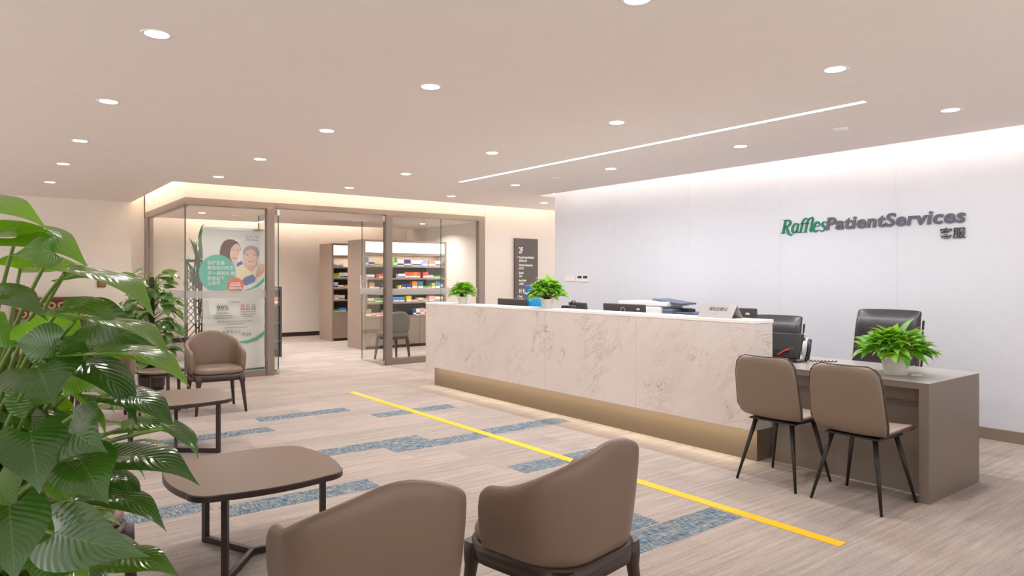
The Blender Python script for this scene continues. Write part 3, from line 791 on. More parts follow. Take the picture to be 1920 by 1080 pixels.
# ------------------------------------------------------------------ things on and behind the counter
def pot_plant(loc, pr_, ph, fr, fh, seed, label, nleaf=85, leafW=.065, leafL=.11):
    rng = random.Random(seed)
    r = empty('potted_pothos', loc, 0, label, 'potted plant', None)
    MB().lathe([(.001, 0), (pr_*.70, 0), (pr_*.74, .004), (pr_*.96, ph*.93), (pr_*1.04, ph*.93), (pr_*1.04, ph), (pr_*.95, ph), (pr_*.93, ph*.86)], 40, cap=False).build('pot', M['pot'], r)
    MB().lathe([(pr_*.94, ph*.87), (.001, ph*.89)], 24, cap=False).build('soil', M['soil'], r)
    mb = leaf_mb(); st = MB()
    for i in range(nleaf):
        a = rng.uniform(0, 2*PI); e = rng.random()**.8
        rad = fr*(.12+.68*e); zc = ph + fh*(1-e)**.6*.72*rng.uniform(.75, 1.08) + fh*.10 - (.11*fh*e*rng.uniform(-.6, .8))
        b = Vector((rad*math.cos(a), rad*math.sin(a), zc))
        L_ = leafL*rng.uniform(.75, 1.15)
        el = R(rng.uniform(-34, 28) - 12*e + (1-e)*25)
        a2 = a + rng.uniform(-.7, .7)
        tp_ = b + Vector((math.cos(a2)*math.cos(el), math.sin(a2)*math.cos(el), math.sin(el)))*L_
        nrm = Vector((math.cos(a)*.5*e, math.sin(a)*.5*e, 1)) + Vector((rng.uniform(-.4, .4), rng.uniform(-.4, .4), 0))
        leaf(mb, b, tp_, leafW*rng.uniform(.75, 1.15), nrm, .08, .25, .03, rng, .15, rng.choice((0, 0, .3, .7)), fine=False)
        st.tube([(rng.uniform(-.3, .3)*pr_, rng.uniform(-.3, .3)*pr_, ph*.88), (b.x*.45, b.y*.45, ph+(zc-ph)*.7), b], .0022, 5)
    mb.build('foliage', M['leafsmall'], r); st.build('stems', M['stem'], r)
    return r
pot_plant((4.755, 7.24, 1.0925), .068, .085, .17, .20, 3, 'small bright pothos in white pot at the far end of the counter', 190, .062, .085)
pot_plant((4.76, 5.62, 1.0925), .074, .095, .20, .235, 5, 'bright pothos in white pot on the counter, in front of blue files', 200, .068, .10)
pot_plant((4.955, 2.175, .7555), .095, .125, .235, .19, 9, 'bright spreading pothos in white pot on the service desk', 240, .072, .115)

def monitor(loc, w_, h, rz, label, logo=False, tilt=6, lab=True):
    r = empty('computer_monitor', loc, rz, label, 'monitor', 'monitors behind the counter')
    T = Matrix.Translation((0, 0, .10)) @ Matrix.Rotation(R(tilt), 4, 'Y')
    MB().box(-.02, .012, -w_/2, w_/2, 0, h, T).build('screen_housing', M['dgrey'], r, bevel=.006)
    MB().box(.012, .014, -w_/2+.012, w_/2-.012, .012, h-.012, T).build('screen', M['black'], r)
    MB().box(-.05, .0, -.03, .03, .01, h*.6).build('stand_neck', M['dgrey'], r, bevel=.003)
    MB().box(-.11, .09, -.11, .11, .0, .012).build('stand_base', M['dgrey'], r, bevel=.003)
    if logo:
        g = MB()
        n = 28; zc = h-.065
        ro = [[T @ Vector((-.022, rr*math.cos(2*PI*k/n), zc+rr*math.sin(2*PI*k/n))) for k in range(n)] for rr in (.026, .034)]
        va = [[g.v(p) for p in q] for q in ro]
        for k in range(n): g.face([va[0][k], va[0][(k+1) % n], va[1][(k+1) % n], va[1][k]])
        g.build('round_logo', M['chrome'], r)
    if lab: MB().box(-.0225, -.0205, -w_/2+.055, -w_/2+.095, h-.055, h-.038, T).build('rating_label', M['label'], r)
    return r
monitor((5.15, 6.72, .746), .56, .31, R(0), 'black monitor back just above the counter, left of the blue files', tilt=-3, lab=False)
monitor((5.25, 5.62, .746), .40, .300, R(-16), 'tilted dark monitor back right of the middle potted plant', tilt=-8, lab=False)
monitor((5.15, 4.87, .746), .56, .305, R(0), 'wide dark monitor back with round emblem beside the printer', True, -2)
monitor((5.20, 3.62, .746), .46, .31, R(-3), 'dark monitor back partly behind the metal tent sign', tilt=-2)
# blue files / bin
r = empty('file_box', (5.25, 6.35, .746), 0, 'bright blue file box standing behind the counter beside the plant', 'file box')
MB().prism(rrect(.16, .26, .01, 2), 0, .42).build('front', M['cyan'], r)
r = empty('waste_bin', (5.62, 6.92, .746), 0, 'darker blue tapered bin behind the bright blue file box', 'bin')
MB().lathe([(.001, 0), (.07, 0), (.105, .55), (.112, .57), (.104, .57), (.07, .02)], 30, cap=False).build('bin_body', M['blue'], r)

# side cabinet with printer
r = empty('back_cabinet', (0, 0, 0), 0, 'low taupe cabinet along the white wall carrying the printer', 'cabinet')
MB().box(6.10, 6.66, 4.55, 6.30, 0.0, .70).build('body', M['desk'], r, bevel=.003)
for k in range(3): MB().box(6.085, 6.10, 4.57+k*.58, 5.12+k*.58, .05, .68).build('door', M['desk'], r, bevel=.003)
r = empty('printer', (6.38, 5.30, .7005), 0, 'white and blue-grey office printer with open trays behind the counter', 'printer')
MB().box(-.20, .20, -.02, .56, 0, .38).build('body', M['whitep'], r, bevel=.02)
MB().box(-.19, .20, -.17, -.02, 0, .36).build('paper_unit', M['bluegrey'], r, bevel=.02)
MB().prism([(-.20, -.1), (.2, -.1), (.2, .66), (-.20, .66)], .38, .435).build('scanner_lid', M['whitep'], r, bevel=.012)
T = Matrix.Translation((0, -.05, .41)) @ Matrix.Rotation(R(6), 4, 'X')
MB().box(-.14, .14, -.20, .22, .015, .035, T).build('feeder_tray', M['bluegrey'], r, bevel=.004)
MB().box(-.15, .15, -.42, -.17, .29, .325).box(-.15, .15, -.50, -.40, .20, .32).build('output_tray', M['bluegrey'], r, bevel=.004)
MB().box(-.14, .14, -.66, -.17, .19, .215).build('lower_tray', M['bluegrey'], r, bevel=.004)
MB().box(-.06, .06, -.30, -.20, .325, .36).build('paper_guide', M['black'], r, bevel=.004)
MB().box(-.212, -.20, .06, .50, .16, .168).build('drawer_slot', M['dgrey'], r)

# tent sign on the counter
r = empty('tent_sign', (4.76, 3.455, 1.0922), R(-1), 'brushed metal tent sign with faint lettering on the counter end', 'sign')
h_, d_, l_ = .105, .075, .165
mb = MB(); mb.loops([[(-d_, y, 0), (-d_+.006, y, 0), (.0, y, h_-.006), (d_-.006, y, 0), (d_, y, 0), (.002, y, h_), (-.002, y, h_)] for y in (-l_, l_)], smooth=False)
mb.build('plate', M['acryl'], r)
ang = math.atan2(h_, d_-.002)
text_mesh('lettering', '\u8bf7\u5728\u6b64\u767b\u8bb0', .036, (-d_+.042-.002, .085, .060), (ang, 0, -PI/2), M['dgrey'], r, .0003)
text_mesh('lettering', 'Registration & Enquiries', .021, (-d_+.028-.002, .13, .034), (ang, 0, -PI/2), M['dgrey'], r, .0003)

# telephone on the desk
r = empty('desk_telephone', (5.07, 2.94, .7565), R(6), 'black desk telephone on angled stand seen from behind, red cord', 'telephone')
T = Matrix.Rotation(R(24), 4, 'Y')
MB().box(-.035, -.005, -.02, .30, .0, .20, Matrix.Translation((.06, 0, .0)) @ T @ Matrix.Translation((-.10, 0, -.02))).build('body', M['black'], r, bevel=.005)
MB().box(-.04, .12, -.01, .06, 0, .012).box(-.04, .12, .2, .26, 0, .012).build('stand', M['dgrey'], r, bevel=.002)
MB().prism([(-.05, .02), (-.01, .02), (-.01, .075), (-.05, .075)], .0, .11).build('stand_wing', M['dgrey'], r, bevel=.002)
MB().box(.0, .06, -.02, .30, .165, .19).build('screen_hood', M['bluegrey'], r, bevel=.004)
MB().tube([(.02, -.045, .022), (.045, -.05, .09), (.075, -.045, .175)], .016, 10).tube([(.015, -.045, .026), (.01, -.04, .026)], .022, 10).build('handset', M['black'], r)
MB().tube([(-.055, .20, .02), (-.06, .15, .05), (-.055, .09, .09), (-.05, .06, .10)], .006, 8).build('red_cord', M['red'], r)
pts = [(.02, -.06, .012)] + [(.03+.004*k+.009*math.cos(k*1.9), -.07-.0065*k, .014+.006*math.sin(k*1.9)) for k in range(26)]
MB().tube(pts, .004, 6).build('coiled_cord', M['black'], r)
tag(MB().box(-.045, .045, -.03, .03, 0, .003).build('business_card', M['cardw'], loc=(5.03, 2.07, .7555), rot=(0, 0, R(15))), 'small white card lying on the desk right of the plant', 'card')
r = empty('sanitiser_bottle', (5.32, 3.03, .7555), 0, 'clear white pump bottle behind the telephone', 'bottle')
MB().lathe([(.001, 0), (.03, 0), (.03, .13), (.012, .155), (.012, .17)], 20).build('bottle', M['whitep'], r)
MB().tube([(0, 0, .17), (0, 0, .20), (-.03, 0, .205)], .006, 8).build('pump', M['whitep'], r)
# desk telephone behind the counter, only its cord and top show beside the middle plant
r = empty('desk_telephone', (5.02, 5.56, .746), 0, 'black telephone hardly showing above the counter right of the middle plant', 'telephone')
MB().box(-.05, .06, -.08, .08, 0, .37).build('body', M['dgrey'], r, bevel=.01)
MB().tube([(0, -.02, .37), (0, -.05, .42), (0, -.09, .42), (0, -.12, .36)], .006, 8).build('coiled_cord', M['black'], r)

# ------------------------------------------------------------------ roll-up banner
BW, BH = .86, 2.07
r = empty('rollup_banner', (2.47, 10.42, .03), 0, 'white and green roll-up banner with two smiling people behind the glass', 'banner')
MB().box(-.01, BW+.01, -.05, .07, -.03, .03).build('cassette', M['chrome'], r, bevel=.006)
MB().box(-.005, BW+.005, -.006, .012, BH-.005, BH+.03).build('top_rail', M['chrome'], r, bevel=.003)
MB().tube([(BW/2, .03, .02), (BW/2, .03, BH)], .009, 10).build('pole', M['chrome'], r)
bm_ = [mat('banner_white', sr(238, 234, 232), .6), mat('banner_teal', sr(96, 188, 168), .6), mat('banner_orange', sr(232, 96, 58), .6), mat('banner_hair', sr(112, 70, 62), .6), mat('banner_skin', sr(240, 196, 178), .6),
       mat('banner_skin_old', sr(226, 176, 150), .6), mat('banner_grey_hair', sr(176, 160, 160), .6), mat('banner_denim', sr(92, 104, 158), .6), mat('banner_cream', sr(240, 226, 196), .6), mat('banner_dark', sr(70, 50, 50), .6), mat('banner_deepgreen', sr(30, 104, 84), .6), mat('banner_greytext', sr(150, 146, 146), .6), mat('banner_lips', sr(206, 90, 84), .6)]
mb = MB(); mb.box(0, BW, .0, .003, 0, BH)
def bx(cx): return (cx-75)/815*BW
def bz(cy): return BH - (cy-130)*.001085
layer = [0]
def art(mi, pts, raw=False):
    layer[0] += 1; y = -.0004*layer[0]; mb.mi = mi
    vs = [mb.v((bx(a), y, bz(b)) if not raw else (a, y, b)) for a, b in pts]
    mb.face(vs)
def ell(mi, cx, cy, rx, ry, n=36, rot=0):
    art(mi, [(cx+rx*math.cos(t)*math.cos(rot)-ry*math.sin(t)*math.sin(rot), cy+rx*math.cos(t)*math.sin(rot)+ry*math.sin(t)*math.cos(rot)) for t in [2*PI*k/n for k in range(n)]])
art(1, [(600, 935), (700, 905), (800, 850), (888, 760), (888, 815), (800, 890), (700, 930), (610, 950)])
art(8, [(495, 640), (620, 590), (700, 680), (760, 660), (860, 620), (885, 700), (780, 780), (600, 880), (480, 760)])
art(3, [(292, 500), (292, 420), (305, 350), (345, 285), (400, 255), (460, 255), (520, 285), (555, 330), (570, 390), (520, 420), (480, 600), (440, 560), (380, 490)])
ell(4, 492, 420, 62, 112, rot=.30); art(3, [(420, 300), (470, 262), (540, 300), (500, 310), (450, 350), (420, 430), (395, 470), (380, 400)])
art(4, [(430, 500), (520, 520), (500, 600), (470, 590)])
ell(3, 470, 392, 14, 4); ell(3, 525, 402, 12, 4); ell(12, 492, 500, 34, 11, rot=.12); ell(0, 492, 496, 24, 5, rot=.12)
art(7, [(520, 570), (575, 540), (600, 580), (530, 612), (505, 620)])
ell(6, 710, 430, 112, 100); ell(5, 700, 520, 96, 140); ell(4, 700, 510, 88, 128)
art(5, [(640, 600), (760, 600), (750, 650), (712, 690), (660, 650)])
for cx in (655, 752): ell(9, cx, 462, 16, 5); ell(6, cx, 440, 24, 4)
ell(12, 700, 545, 36, 9); ell(0, 700, 542, 26, 4); ell(5, 700, 505, 12, 10)
art(7, [(585, 800), (620, 760), (730, 720), (770, 770), (755, 820), (640, 870), (600, 850)])
art(5, [(770, 740), (800, 640), (850, 580), (885, 590), (885, 690), (850, 720), (790, 770)])
for k in range(4): ell(4, 815+16*k, 592+14*k, 12, 26, rot=.5)
ell(1, 262, 705, 236, 244)
mb.mi = 1
art(1, [(75, 560), (75, 850), (60, 800), (60, 620)]) if False else None
ell(2, 493, 868, 110, 106)
# lower part, crop 2 rows: y px offset 550-410 = 140 px -> *7.2
o2 = 140*7.2
art(1, [(550, o2+605), (650, o2+600), (780, o2+560), (905, o2+465), (888, o2+530), (780, o2+605), (650, o2+638), (560, o2+628)])
art(10, [(75, o2+1000), (888, o2+975), (888, o2+1010), (75, o2+1032)])
for cx, c_ in ((590, 2), (662, 11), (738, 11)):
    ell(c_, cx, o2+133, 20, 20); ell(0, cx, o2+133, 12, 12); art(c_, [(cx-28, o2+188), (cx-28, o2+165), (cx+28, o2+165), (cx+28, o2+188)]); art(0, [(cx-14, o2+182), (cx-14, o2+172), (cx+14, o2+172), (cx+14, o2+182)])
for cx0, cx1, cy in ((440, 552, 82), (255, 415, 225), (215, 462, 258), (215, 462, 288), (560, 770, 215), (560, 770, 247), (590, 725, 275), (258, 720, 336), (378, 600, 372), (340, 655, 418)):
    n = int((cx1-cx0)/22)
    for k in range(n): art(11, [(cx0+22*k, o2+cy+6), (cx0+22*k+14, o2+cy+6), (cx0+22*k+14, o2+cy-6), (cx0+22*k, o2+cy-6)])
for cx0, cx1, cy, h in ((425, 560, 835, 7), (410, 575, 865, 13), (400, 580, 905, 15)):
    n = int((cx1-cx0)/24)
    for k in range(n): art(0, [(cx0+24*k, cy+h), (cx0+24*k+17, cy+h), (cx0+24*k+17, cy-h), (cx0+24*k, cy-h)])
mb.keepn = True
mb.build('printed_panel', bm_, r)
def bt(s, size, cx, cy, m, off=.001, sx=1): text_mesh('lettering', s, size, (bx(cx), -.0004*layer[0]-.002, bz(cy)), RS, m, r, .0003, offset=off*.3, sx=sx)
bt('\u4fdd\u62a4\u662f\u6700', .062, 118, 592, bm_[0], 0, .95); bt('\u6700\u76f4\u63a5\u7684\u8868\u8fbe', .062, 118, 655, bm_[0], 0, .95)
bt('\u4e0d\u4e00\u6837\u7684\u793c\u7269', .066, 118, 730, bm_[0], .0015, .95); bt('\u5c31\u5728\u8fd9\u4e2a', .062, 118, 795, bm_[0], .0015, .95); bt('\u7236\u4eb2\u8282', .062, 118, 858, bm_[0], .0015, .95)
bt('99%', .098, 238, o2+185, bm_[10], .001, 1.0); bt('60\u5c81\u53ca\u4ee5\u4e0a', .055, 310, o2+488, bm_[10], .001, .95); bt('97.2%', .06, 560, o2+530, bm_[10], .001, .95)
bt('RafflesMedical', .038, 618, 268, bm_[11], .0005, .85); bt('\u83b1 \u4f5b \u58eb \u533b \u7597', .036, 622, 228, bm_[11], 0, .9)

# ------------------------------------------------------------------ pharmacy shelving
def shelf_unit(x0, x1, y0, y1, zs, topz, label):
    r = empty('pharmacy_shelf', (x0, y0, 0), 0, label, 'shelf')
    W, D = x1-x0, y1-y0
    for a in (0, W-.04): MB().box(a, a+.04, 0, D, 0, topz).build('side_panel', M['shelf'], r)
    MB().box(.04, W-.04, 0, D, topz-.04, topz).build('top_panel', M['shelf'], r)
    MB().box(.04, W-.04, .30, .33, .0, 1.62).box(.04, W-.04, .32, D, 0, .05).build('back_panel', M['shelfin'], r)
    MB().box(.04, W-.04, .30, .33, 1.62, topz-.04).build('upper_back_panel', M['shelf'], r)
    MB().box(.045, W-.045, .02, .04, 1.91, topz-.045).build('lit_panel', M['lightbox'], r)
    MB().box(.04, W-.04, 0, .30, 1.86, 1.905).build('light_shelf', M['shelf'], r)
    for z in zs: MB().box(.04, W-.04, .0, .30, z-.03, z).build('shelf_board', M['shelf'], r)
    n = max(1, round((W-.08)/.62)); dw = (W-.08)/n
    for k in range(n): MB().box(.04+k*dw+.003, .04+(k+1)*dw-.003, .0, .02, .06, zs[-1]-.035).build('cabinet_door', M['shelf'], r, bevel=.002)
    MB().box(.04, W-.04, .03, .30, 0, .06).build('toe_kick', M['walnut'], r)
    l = lamp('shelf_lamp', 'AREA', (W/2, .15, 1.855), 5*W, (1, .86, .72), W-.2, .04); l.parent = r
    return r
ZS = [1.645, 1.40, 1.175, .915, .64]
shelf_unit(5.91, 7.80, 12.5, 13.25, ZS, 2.16, 'wide taupe pharmacy shelf with lit header, behind the glass door')
shelf_unit(6.14, 7.60, 14.6, 15.3, ZS, 2.17, 'farther taupe pharmacy shelf half hidden behind the wide one')
pal = {'white': (238, 236, 232), 'pale blue': (150, 175, 215), 'navy and white': (60, 66, 120), 'coral red': (228, 92, 76), 'orange': (240, 140, 40), 'yellow': (240, 205, 40), 'lime green': (190, 205, 40), 'green': (110, 165, 70), 'teal blue': (60, 130, 165), 'sky blue': (60, 150, 220), 'cream': (236, 220, 196), 'purple': (96, 70, 140), 'tan': (196, 150, 110), 'pink': (235, 170, 165)}
protos = {}
def product(colr, x, y, z, w_, h, d, label, group, a=0):
    if colr not in protos:
        mm = mat('box_' + colr.replace(' ', '_'), sr(*pal[colr]), .5); m2 = mat('band_' + colr.replace(' ', '_'), sr(*(pal['white'] if colr not in ('white', 'cream') else (random.choice([(70, 90, 150), (200, 90, 80), (90, 150, 110)])))), .5)
        mb = MB(); mb.box(-.5, .5, 0, 1, 0, 1); mb.mi = 1; mb.poly([(-.5, -.004, .12), (.5, -.004, .12), (.5, -.004, .38), (-.5, -.004, .38)]); mb.poly([(-.5, 0, 1.004), (.5, 0, 1.004), (.5, 1, 1.004), (-.5, 1, 1.004)])
        mb.keepn = True
        o = mb.build('medicine_box', [mm, m2]); protos[colr] = o
    else:
        o = protos[colr].copy(); C.objects.link(o)
    o.location = (x, y, z); o.scale = (w_, d, h); o.rotation_euler.z = a
    tag(o, label, 'box', group)
rng = random.Random(4)
ordn = ['first', 'second', 'third', 'fourth', 'fifth', 'sixth', 'seventh', 'eighth', 'ninth', 'tenth', 'eleventh', 'twelfth', 'thirteenth', 'fourteenth', 'fifteenth', 'sixteenth', 'seventeenth', 'eighteenth', 'nineteenth', 'twentieth']
rowsA = [ # (colour, width, height)
 ['sky blue .07 .16', 'purple .12 .07', 'green .17 .04', 'white .16 .03', 'gap .1', 'green .07 .17', 'white .17 .13', 'navy and white .16 .13', 'gap .03', 'white .20 .12', 'gap .05', 'pale blue .12 .13', 'tan .17 .13', 'white .16 .12', 'cream .10 .09'],
 ['white .20 .07', 'gap .08', 'coral red .14 .08', 'orange .10 .12', 'gap .20', 'white .16 .09', 'coral red .10 .12', 'coral red .10 .12', 'orange .08 .12', 'coral red .08 .12', 'gap .05', 'coral red .13 .12', 'cream .12 .06', 'green .22 .05', 'cream .17 .08'],
 ['coral red .09 .04', 'tan .12 .15', 'white .12 .05', 'navy and white .12 .10', 'navy and white .12 .10', 'gap .16', 'yellow .07 .08', 'navy and white .11 .10', 'navy and white .11 .10', 'gap .02', 'orange .13 .16', 'teal blue .12 .15', 'green .12 .06', 'green .10 .06', 'lime green .08 .12', 'teal blue .11 .15', 'white .08 .10'],
 ['white .05 .13', 'cream .16 .09', 'green .18 .09', 'cream .1 .09', 'gap .12', 'sky blue .14 .10', 'sky blue .12 .10', 'gap .04', 'yellow .12 .12', 'pink .14 .04', 'cream .13 .08', 'tan .13 .07', 'pink .13 .11', 'cream .12 .10', 'white .1 .09'],
 ['tan .13 .15', 'cream .1 .07', 'pink .16 .07', 'white .07 .12', 'teal blue .1 .17', 'gap .25', 'gap .25', 'navy and white .07 .12', 'white .1 .13', 'pink .1 .14', 'white .1 .12', 'pink .12 .1']]
rowsB = [['pale blue .14 .05', 'white .1 .07', 'gap .14', 'cream .12 .12', 'white .2 .1'], ['lime green .15 .11', 'cream .08 .12', 'white .12 .12', 'white .18 .05', 'pale blue .2 .08'], ['white .12 .13', 'cream .12 .07', 'orange .06 .06', 'pink .14 .07', 'coral red .13 .07'], ['pink .12 .11', 'cream .16 .10', 'gap .08', 'navy and white .1 .09', 'white .2 .1'], ['green .15 .06', 'sky blue .17 .09', 'gap .1', 'tan .14 .09']]
rown = ['topmost', 'second', 'third', 'fourth', 'lowest']
def fill(x0, y0, rows, nm, maxw):
    for k, row in enumerate(rows):
        x = x0+.05; n = 0
        for it in row:
            p = it.rsplit(' ', 2) if not it.startswith('gap') else it.split(' ')
            if p[0] == 'gap': x += float(p[1]); continue
            w_, h = float(p[1]), float(p[2])
            if x+w_ > x0+maxw: break
            product(p[0], x+w_/2, y0+rng.uniform(.02, .06), ZS[k]+.0005, w_*.94, h, .12, '%s box, %s from left, %s board of the %s pharmacy shelf' % (p[0], ordn[n], rown[k], nm), 'medicine boxes on the %s pharmacy shelf' % nm)
            n += 1; x += w_
fill(5.91, 12.5, rowsA, 'wide', 1.84)
fill(6.14, 14.6, rowsB, 'farther', 1.3)
# small display rack seen between banner and post
r = empty('display_rack', (3.35, 12.3, 0), R(0), 'dark display rack with goods behind banner and glass post', 'rack')
for a in (0, .86): MB().box(a, a+.03, 0, .35, 0, 1.25).build('side_panel', M['dgrey'], r)
MB().box(.03, .86, .32, .35, 0, 1.25).build('back_panel', M['shelfin'], r)
for z in (.30, .62, .94, 1.22): MB().box(.03, .86, 0, .32, z-.03, z).build('shelf_board', M['dgrey'], r)
for k, (z, cs) in enumerate(((.62, ['tan', 'white', 'green', 'cream', 'teal blue']), (.94, ['yellow', 'teal blue', 'orange', 'white', 'green', 'coral red']))):
    for q, c_ in enumerate(cs): product(c_, 3.45+q*.138, 12.33, z+.0005, .12, .19-.03*(q % 3), .15, '%s package, %s from left, %s board of the dark display rack' % (c_, ordn[q], ('middle', 'upper')[k]), 'packages on the dark display rack')
# customer chair and counter inside the pharmacy
r = empty('shop_chair', (5.63, 10.78, 0), R(4), 'grey-backed chair with dark legs inside the pharmacy, behind right pane', 'chair')
mb = MB(); rg = []
for z, y, hw in ((.43, -.20, .20), (.50, -.235, .235), (.62, -.25, .25), (.72, -.26, .235), (.80, -.265, .18), (.835, -.265, .09)):
    rg.append([(hw*math.sin(t)*1.0, y+.07*(1-math.cos(t))*(.9), z) for t in [R(-75+150*k/12) for k in range(13)]] + [(hw*.93*math.sin(t), y+.03+.07*(1-math.cos(t))*(.9), z) for t in [R(75-150*k/12) for k in range(13)]])
mb.loops(rg); mb.build('backrest', mat('grey_green_leather', sr(112, 106, 96), .5), r, subsurf=1)
MB().prism(rrect(.46, .46, .08, 5, 0, 0), .40, .47).build('seat', M['leather'], r, bevel=.015)
MB().prism(rrect(.43, .43, .07, 5, 0, 0), .36, .40).build('seat_rail', M['walnut'], r)
for sx, sy2 in ((1, 1), (-1, 1), (1, -1), (-1, -1)): MB().bar((.18*sx, .18*sy2, .37), (.215*sx, .215*sy2, 0), .045, .045, .024, .024).build('leg', M['walnut'], r)

# ------------------------------------------------------------------ far left: wall furniture
r = empty('carved_console', (.36, 12.62, 0), 0, 'red-brown wooden console with frieze of carved rings against back wall', 'console table')
MB().box(0, .96, 0, .36, 1.07, 1.11).build('top', M['redwood'], r, bevel=.004)
MB().box(.02, .94, .03, .34, .79, 1.07).build('frieze', M['redwood'], r)
for j in range(2):
    for k in range(7):
        o = MB(); n = 20
        ro = []
        for q in range(n):
            t = 2*PI*q/n; ro.append([(.09+.13*k+(.03 if j else 0)+(.042+.016*math.cos(u))*math.cos(t), .03-.016-.016*math.sin(u), .985-.125*j+(.042+.016*math.cos(u))*math.sin(t)) for u in [2*PI*w_/8 for w_ in range(8)]])
        ro.append(ro[0]); o.loops(ro, cap=False)
        if .09+.13*k+.03*j < .93: o.build('carved_ring', M['ring'], r)
for a in (.02, .88):
    for b_ in (.03, .28): MB().box(a, a+.06, b_, b_+.06, 0, .79).build('leg', M['redwood'], r)
MB().box(.05, .91, .05, .31, .20, .23).build('lower_shelf', M['redwood'], r)
r = empty('black_cabinet', (1.42, 12.60, 0), 0, 'low black cabinet against the back wall beside the wooden console', 'cabinet')
MB().box(0, .55, 0, .38, .03, .58).build('body', M['black'], r, bevel=.004)
for a in (.01, .28): MB().box(a, a+.26, -.016, 0, .05, .56).build('door', M['black'], r, bevel=.003)
r = empty('framed_plaque', (1.545, 13.035, 1.31), 0, 'small dark square plaque with gold motif on the back wall', 'plaque')
MB().box(-.06, .06, -.012, .012, -.05, .05).build('frame', M['redwood'], r, bevel=.003)
MB().box(-.045, .045, -.0135, -.012, -.035, .035).build('motif', mat('old_gold', sr(150, 110, 50), .4, metal=.5), r)

# ------------------------------------------------------------------ plants
def pole_plant(loc, seed, label):
    rng = random.Random(seed)
    r = empty('pothos_on_pole', loc, 0, label, 'potted plant')
    MB().lathe([(.001, 0), (.14, 0), (.165, .25), (.175, .30), (.165, .30), (.15, .05)], 32, cap=False).build('pot', M['darkpot'], r)
    MB().lathe([(.15, .27), (.001, .28)], 24, cap=False).build('soil', M['soil'], r)
    MB().tube([(0, 0, .05), (.005, 0, .8), (0, 0, 1.42)], .03, 12).build('moss_pole', M['moss'], r)
    mb = leaf_mb(); st = MB()
    for i in range(170):
        z = .36 + 1.06*(i/170) + rng.uniform(-.05, .05); a = rng.uniform(0, 2*PI)
        rad = (.13+.17*math.sin(PI*min(1, (z-.3)/1.2))**.6)*rng.uniform(.6, 1.15)
        b = Vector((rad*math.cos(a), rad*math.sin(a), z+.03))
        el = R(rng.uniform(-65, -5)) if z < 1.3 else R(rng.uniform(-30, 25))
        a2 = a+rng.uniform(-.8, .8)
        t = b + Vector((math.cos(a2)*math.cos(el), math.sin(a2)*math.cos(el), math.sin(el)))*rng.uniform(.12, .19)
        nrm = Vector((math.cos(a), math.sin(a), .9+rng.uniform(-.5, .5)))
        leaf(mb, b, t, rng.uniform(.13, .18), nrm, .10, .15, .03, rng, .2, rng.choice((0, .2, .6)), fine=False)
        st.tube([(.02*math.cos(a), .02*math.sin(a), z-.08), (rad*.6*math.cos(a), rad*.6*math.sin(a), z+.03), b], .004, 5)
    mb.build('foliage', M['leafback'], r); st.build('stems', M['stem'], r)
pole_plant((1.70, 9.72, 0), 12, 'tall pothos climbing a dark pole in front of the glass corner')
# indoor plant behind the banner
rng = random.Random(31)
r = empty('upright_plant', (2.62, 11.30, 0), 0, 'tall upright narrow-leaved plant behind the banner and glass', 'potted plant')
MB().lathe([(.001, 0), (.16, 0), (.18, .40), (.16, .40), (.14, .05)], 28, cap=False).build('pot', M['darkpot'], r)
mb = leaf_mb(); st = MB()
for i in range(60):
    z = rng.uniform(1.15, 2.0); a = rng.uniform(0, 2*PI); rad = rng.uniform(.02, .16)
    b = Vector((rad*math.cos(a), rad*math.sin(a), z)); t = b + Vector((.10*math.cos(a), .10*math.sin(a), rng.uniform(.15, .28)))
    leaf(mb, b, t, .05, (math.cos(a), math.sin(a), .3), -.08, .2, .02, rng, .05, 0, fine=False)
for k in range(5): st.tube([(.03*math.cos(k), .03*math.sin(k), .3), (.08*math.cos(k*1.3), .08*math.sin(k*1.3), 1.3), (.05*math.cos(k*2), .05*math.sin(k*2), 1.9)], .012, 7)
mb.build('foliage', M['leafdim'], r); st.build('stems', M['stemd'], r)
r = empty('lattice_screen', (2.40, 11.0, 0), 0, 'dark diamond lattice panel behind glass, left of the banner', 'screen')
mb = MB()
for k in range(9):
    z = .52+k*.10
    mb.bar((0, 0, z), (.27, 0, z+.30), .012, .012); mb.bar((.27, .013, z), (0, .013, z+.30), .012, .012)
mb.build('lattice', M['dgrey'], r)
MB().box(-.02, 0, -.015, .02, 0, 1.66).box(.27, .29, -.015, .02, 0, 1.66).box(-.02, .29, -.015, .02, 1.64, 1.68).box(-.02, .29, -.015, .02, .48, .52).build('frame', M['dgrey'], r)
MB().box(0, .27, -.003, .003, .05, .48).build('panel', M['shelfin'], r)

# big foreground plant
BP = at(25, 700, 1.95); BP.z = 0
r = empty('philodendron', BP, 0, 'huge glossy heart-leaved floor plant filling the left foreground', 'potted plant')
MB().lathe([(.001, 0), (.15, 0), (.19, .36), (.20, .40), (.185, .40), (.16, .05)], 36, cap=False).build('pot', M['potbrown'], r)
MB().lathe([(.17, .36), (.001, .37)], 24, cap=False).build('soil', M['soil'], r)
MB().tube([(-.04, .03, .05), (-.045, .04, .8), (-.05, .04, 1.25)], .035, 12).build('moss_pole', M['moss'], r)
fg = leaf_mb(); st = MB(); rng = random.Random(8)
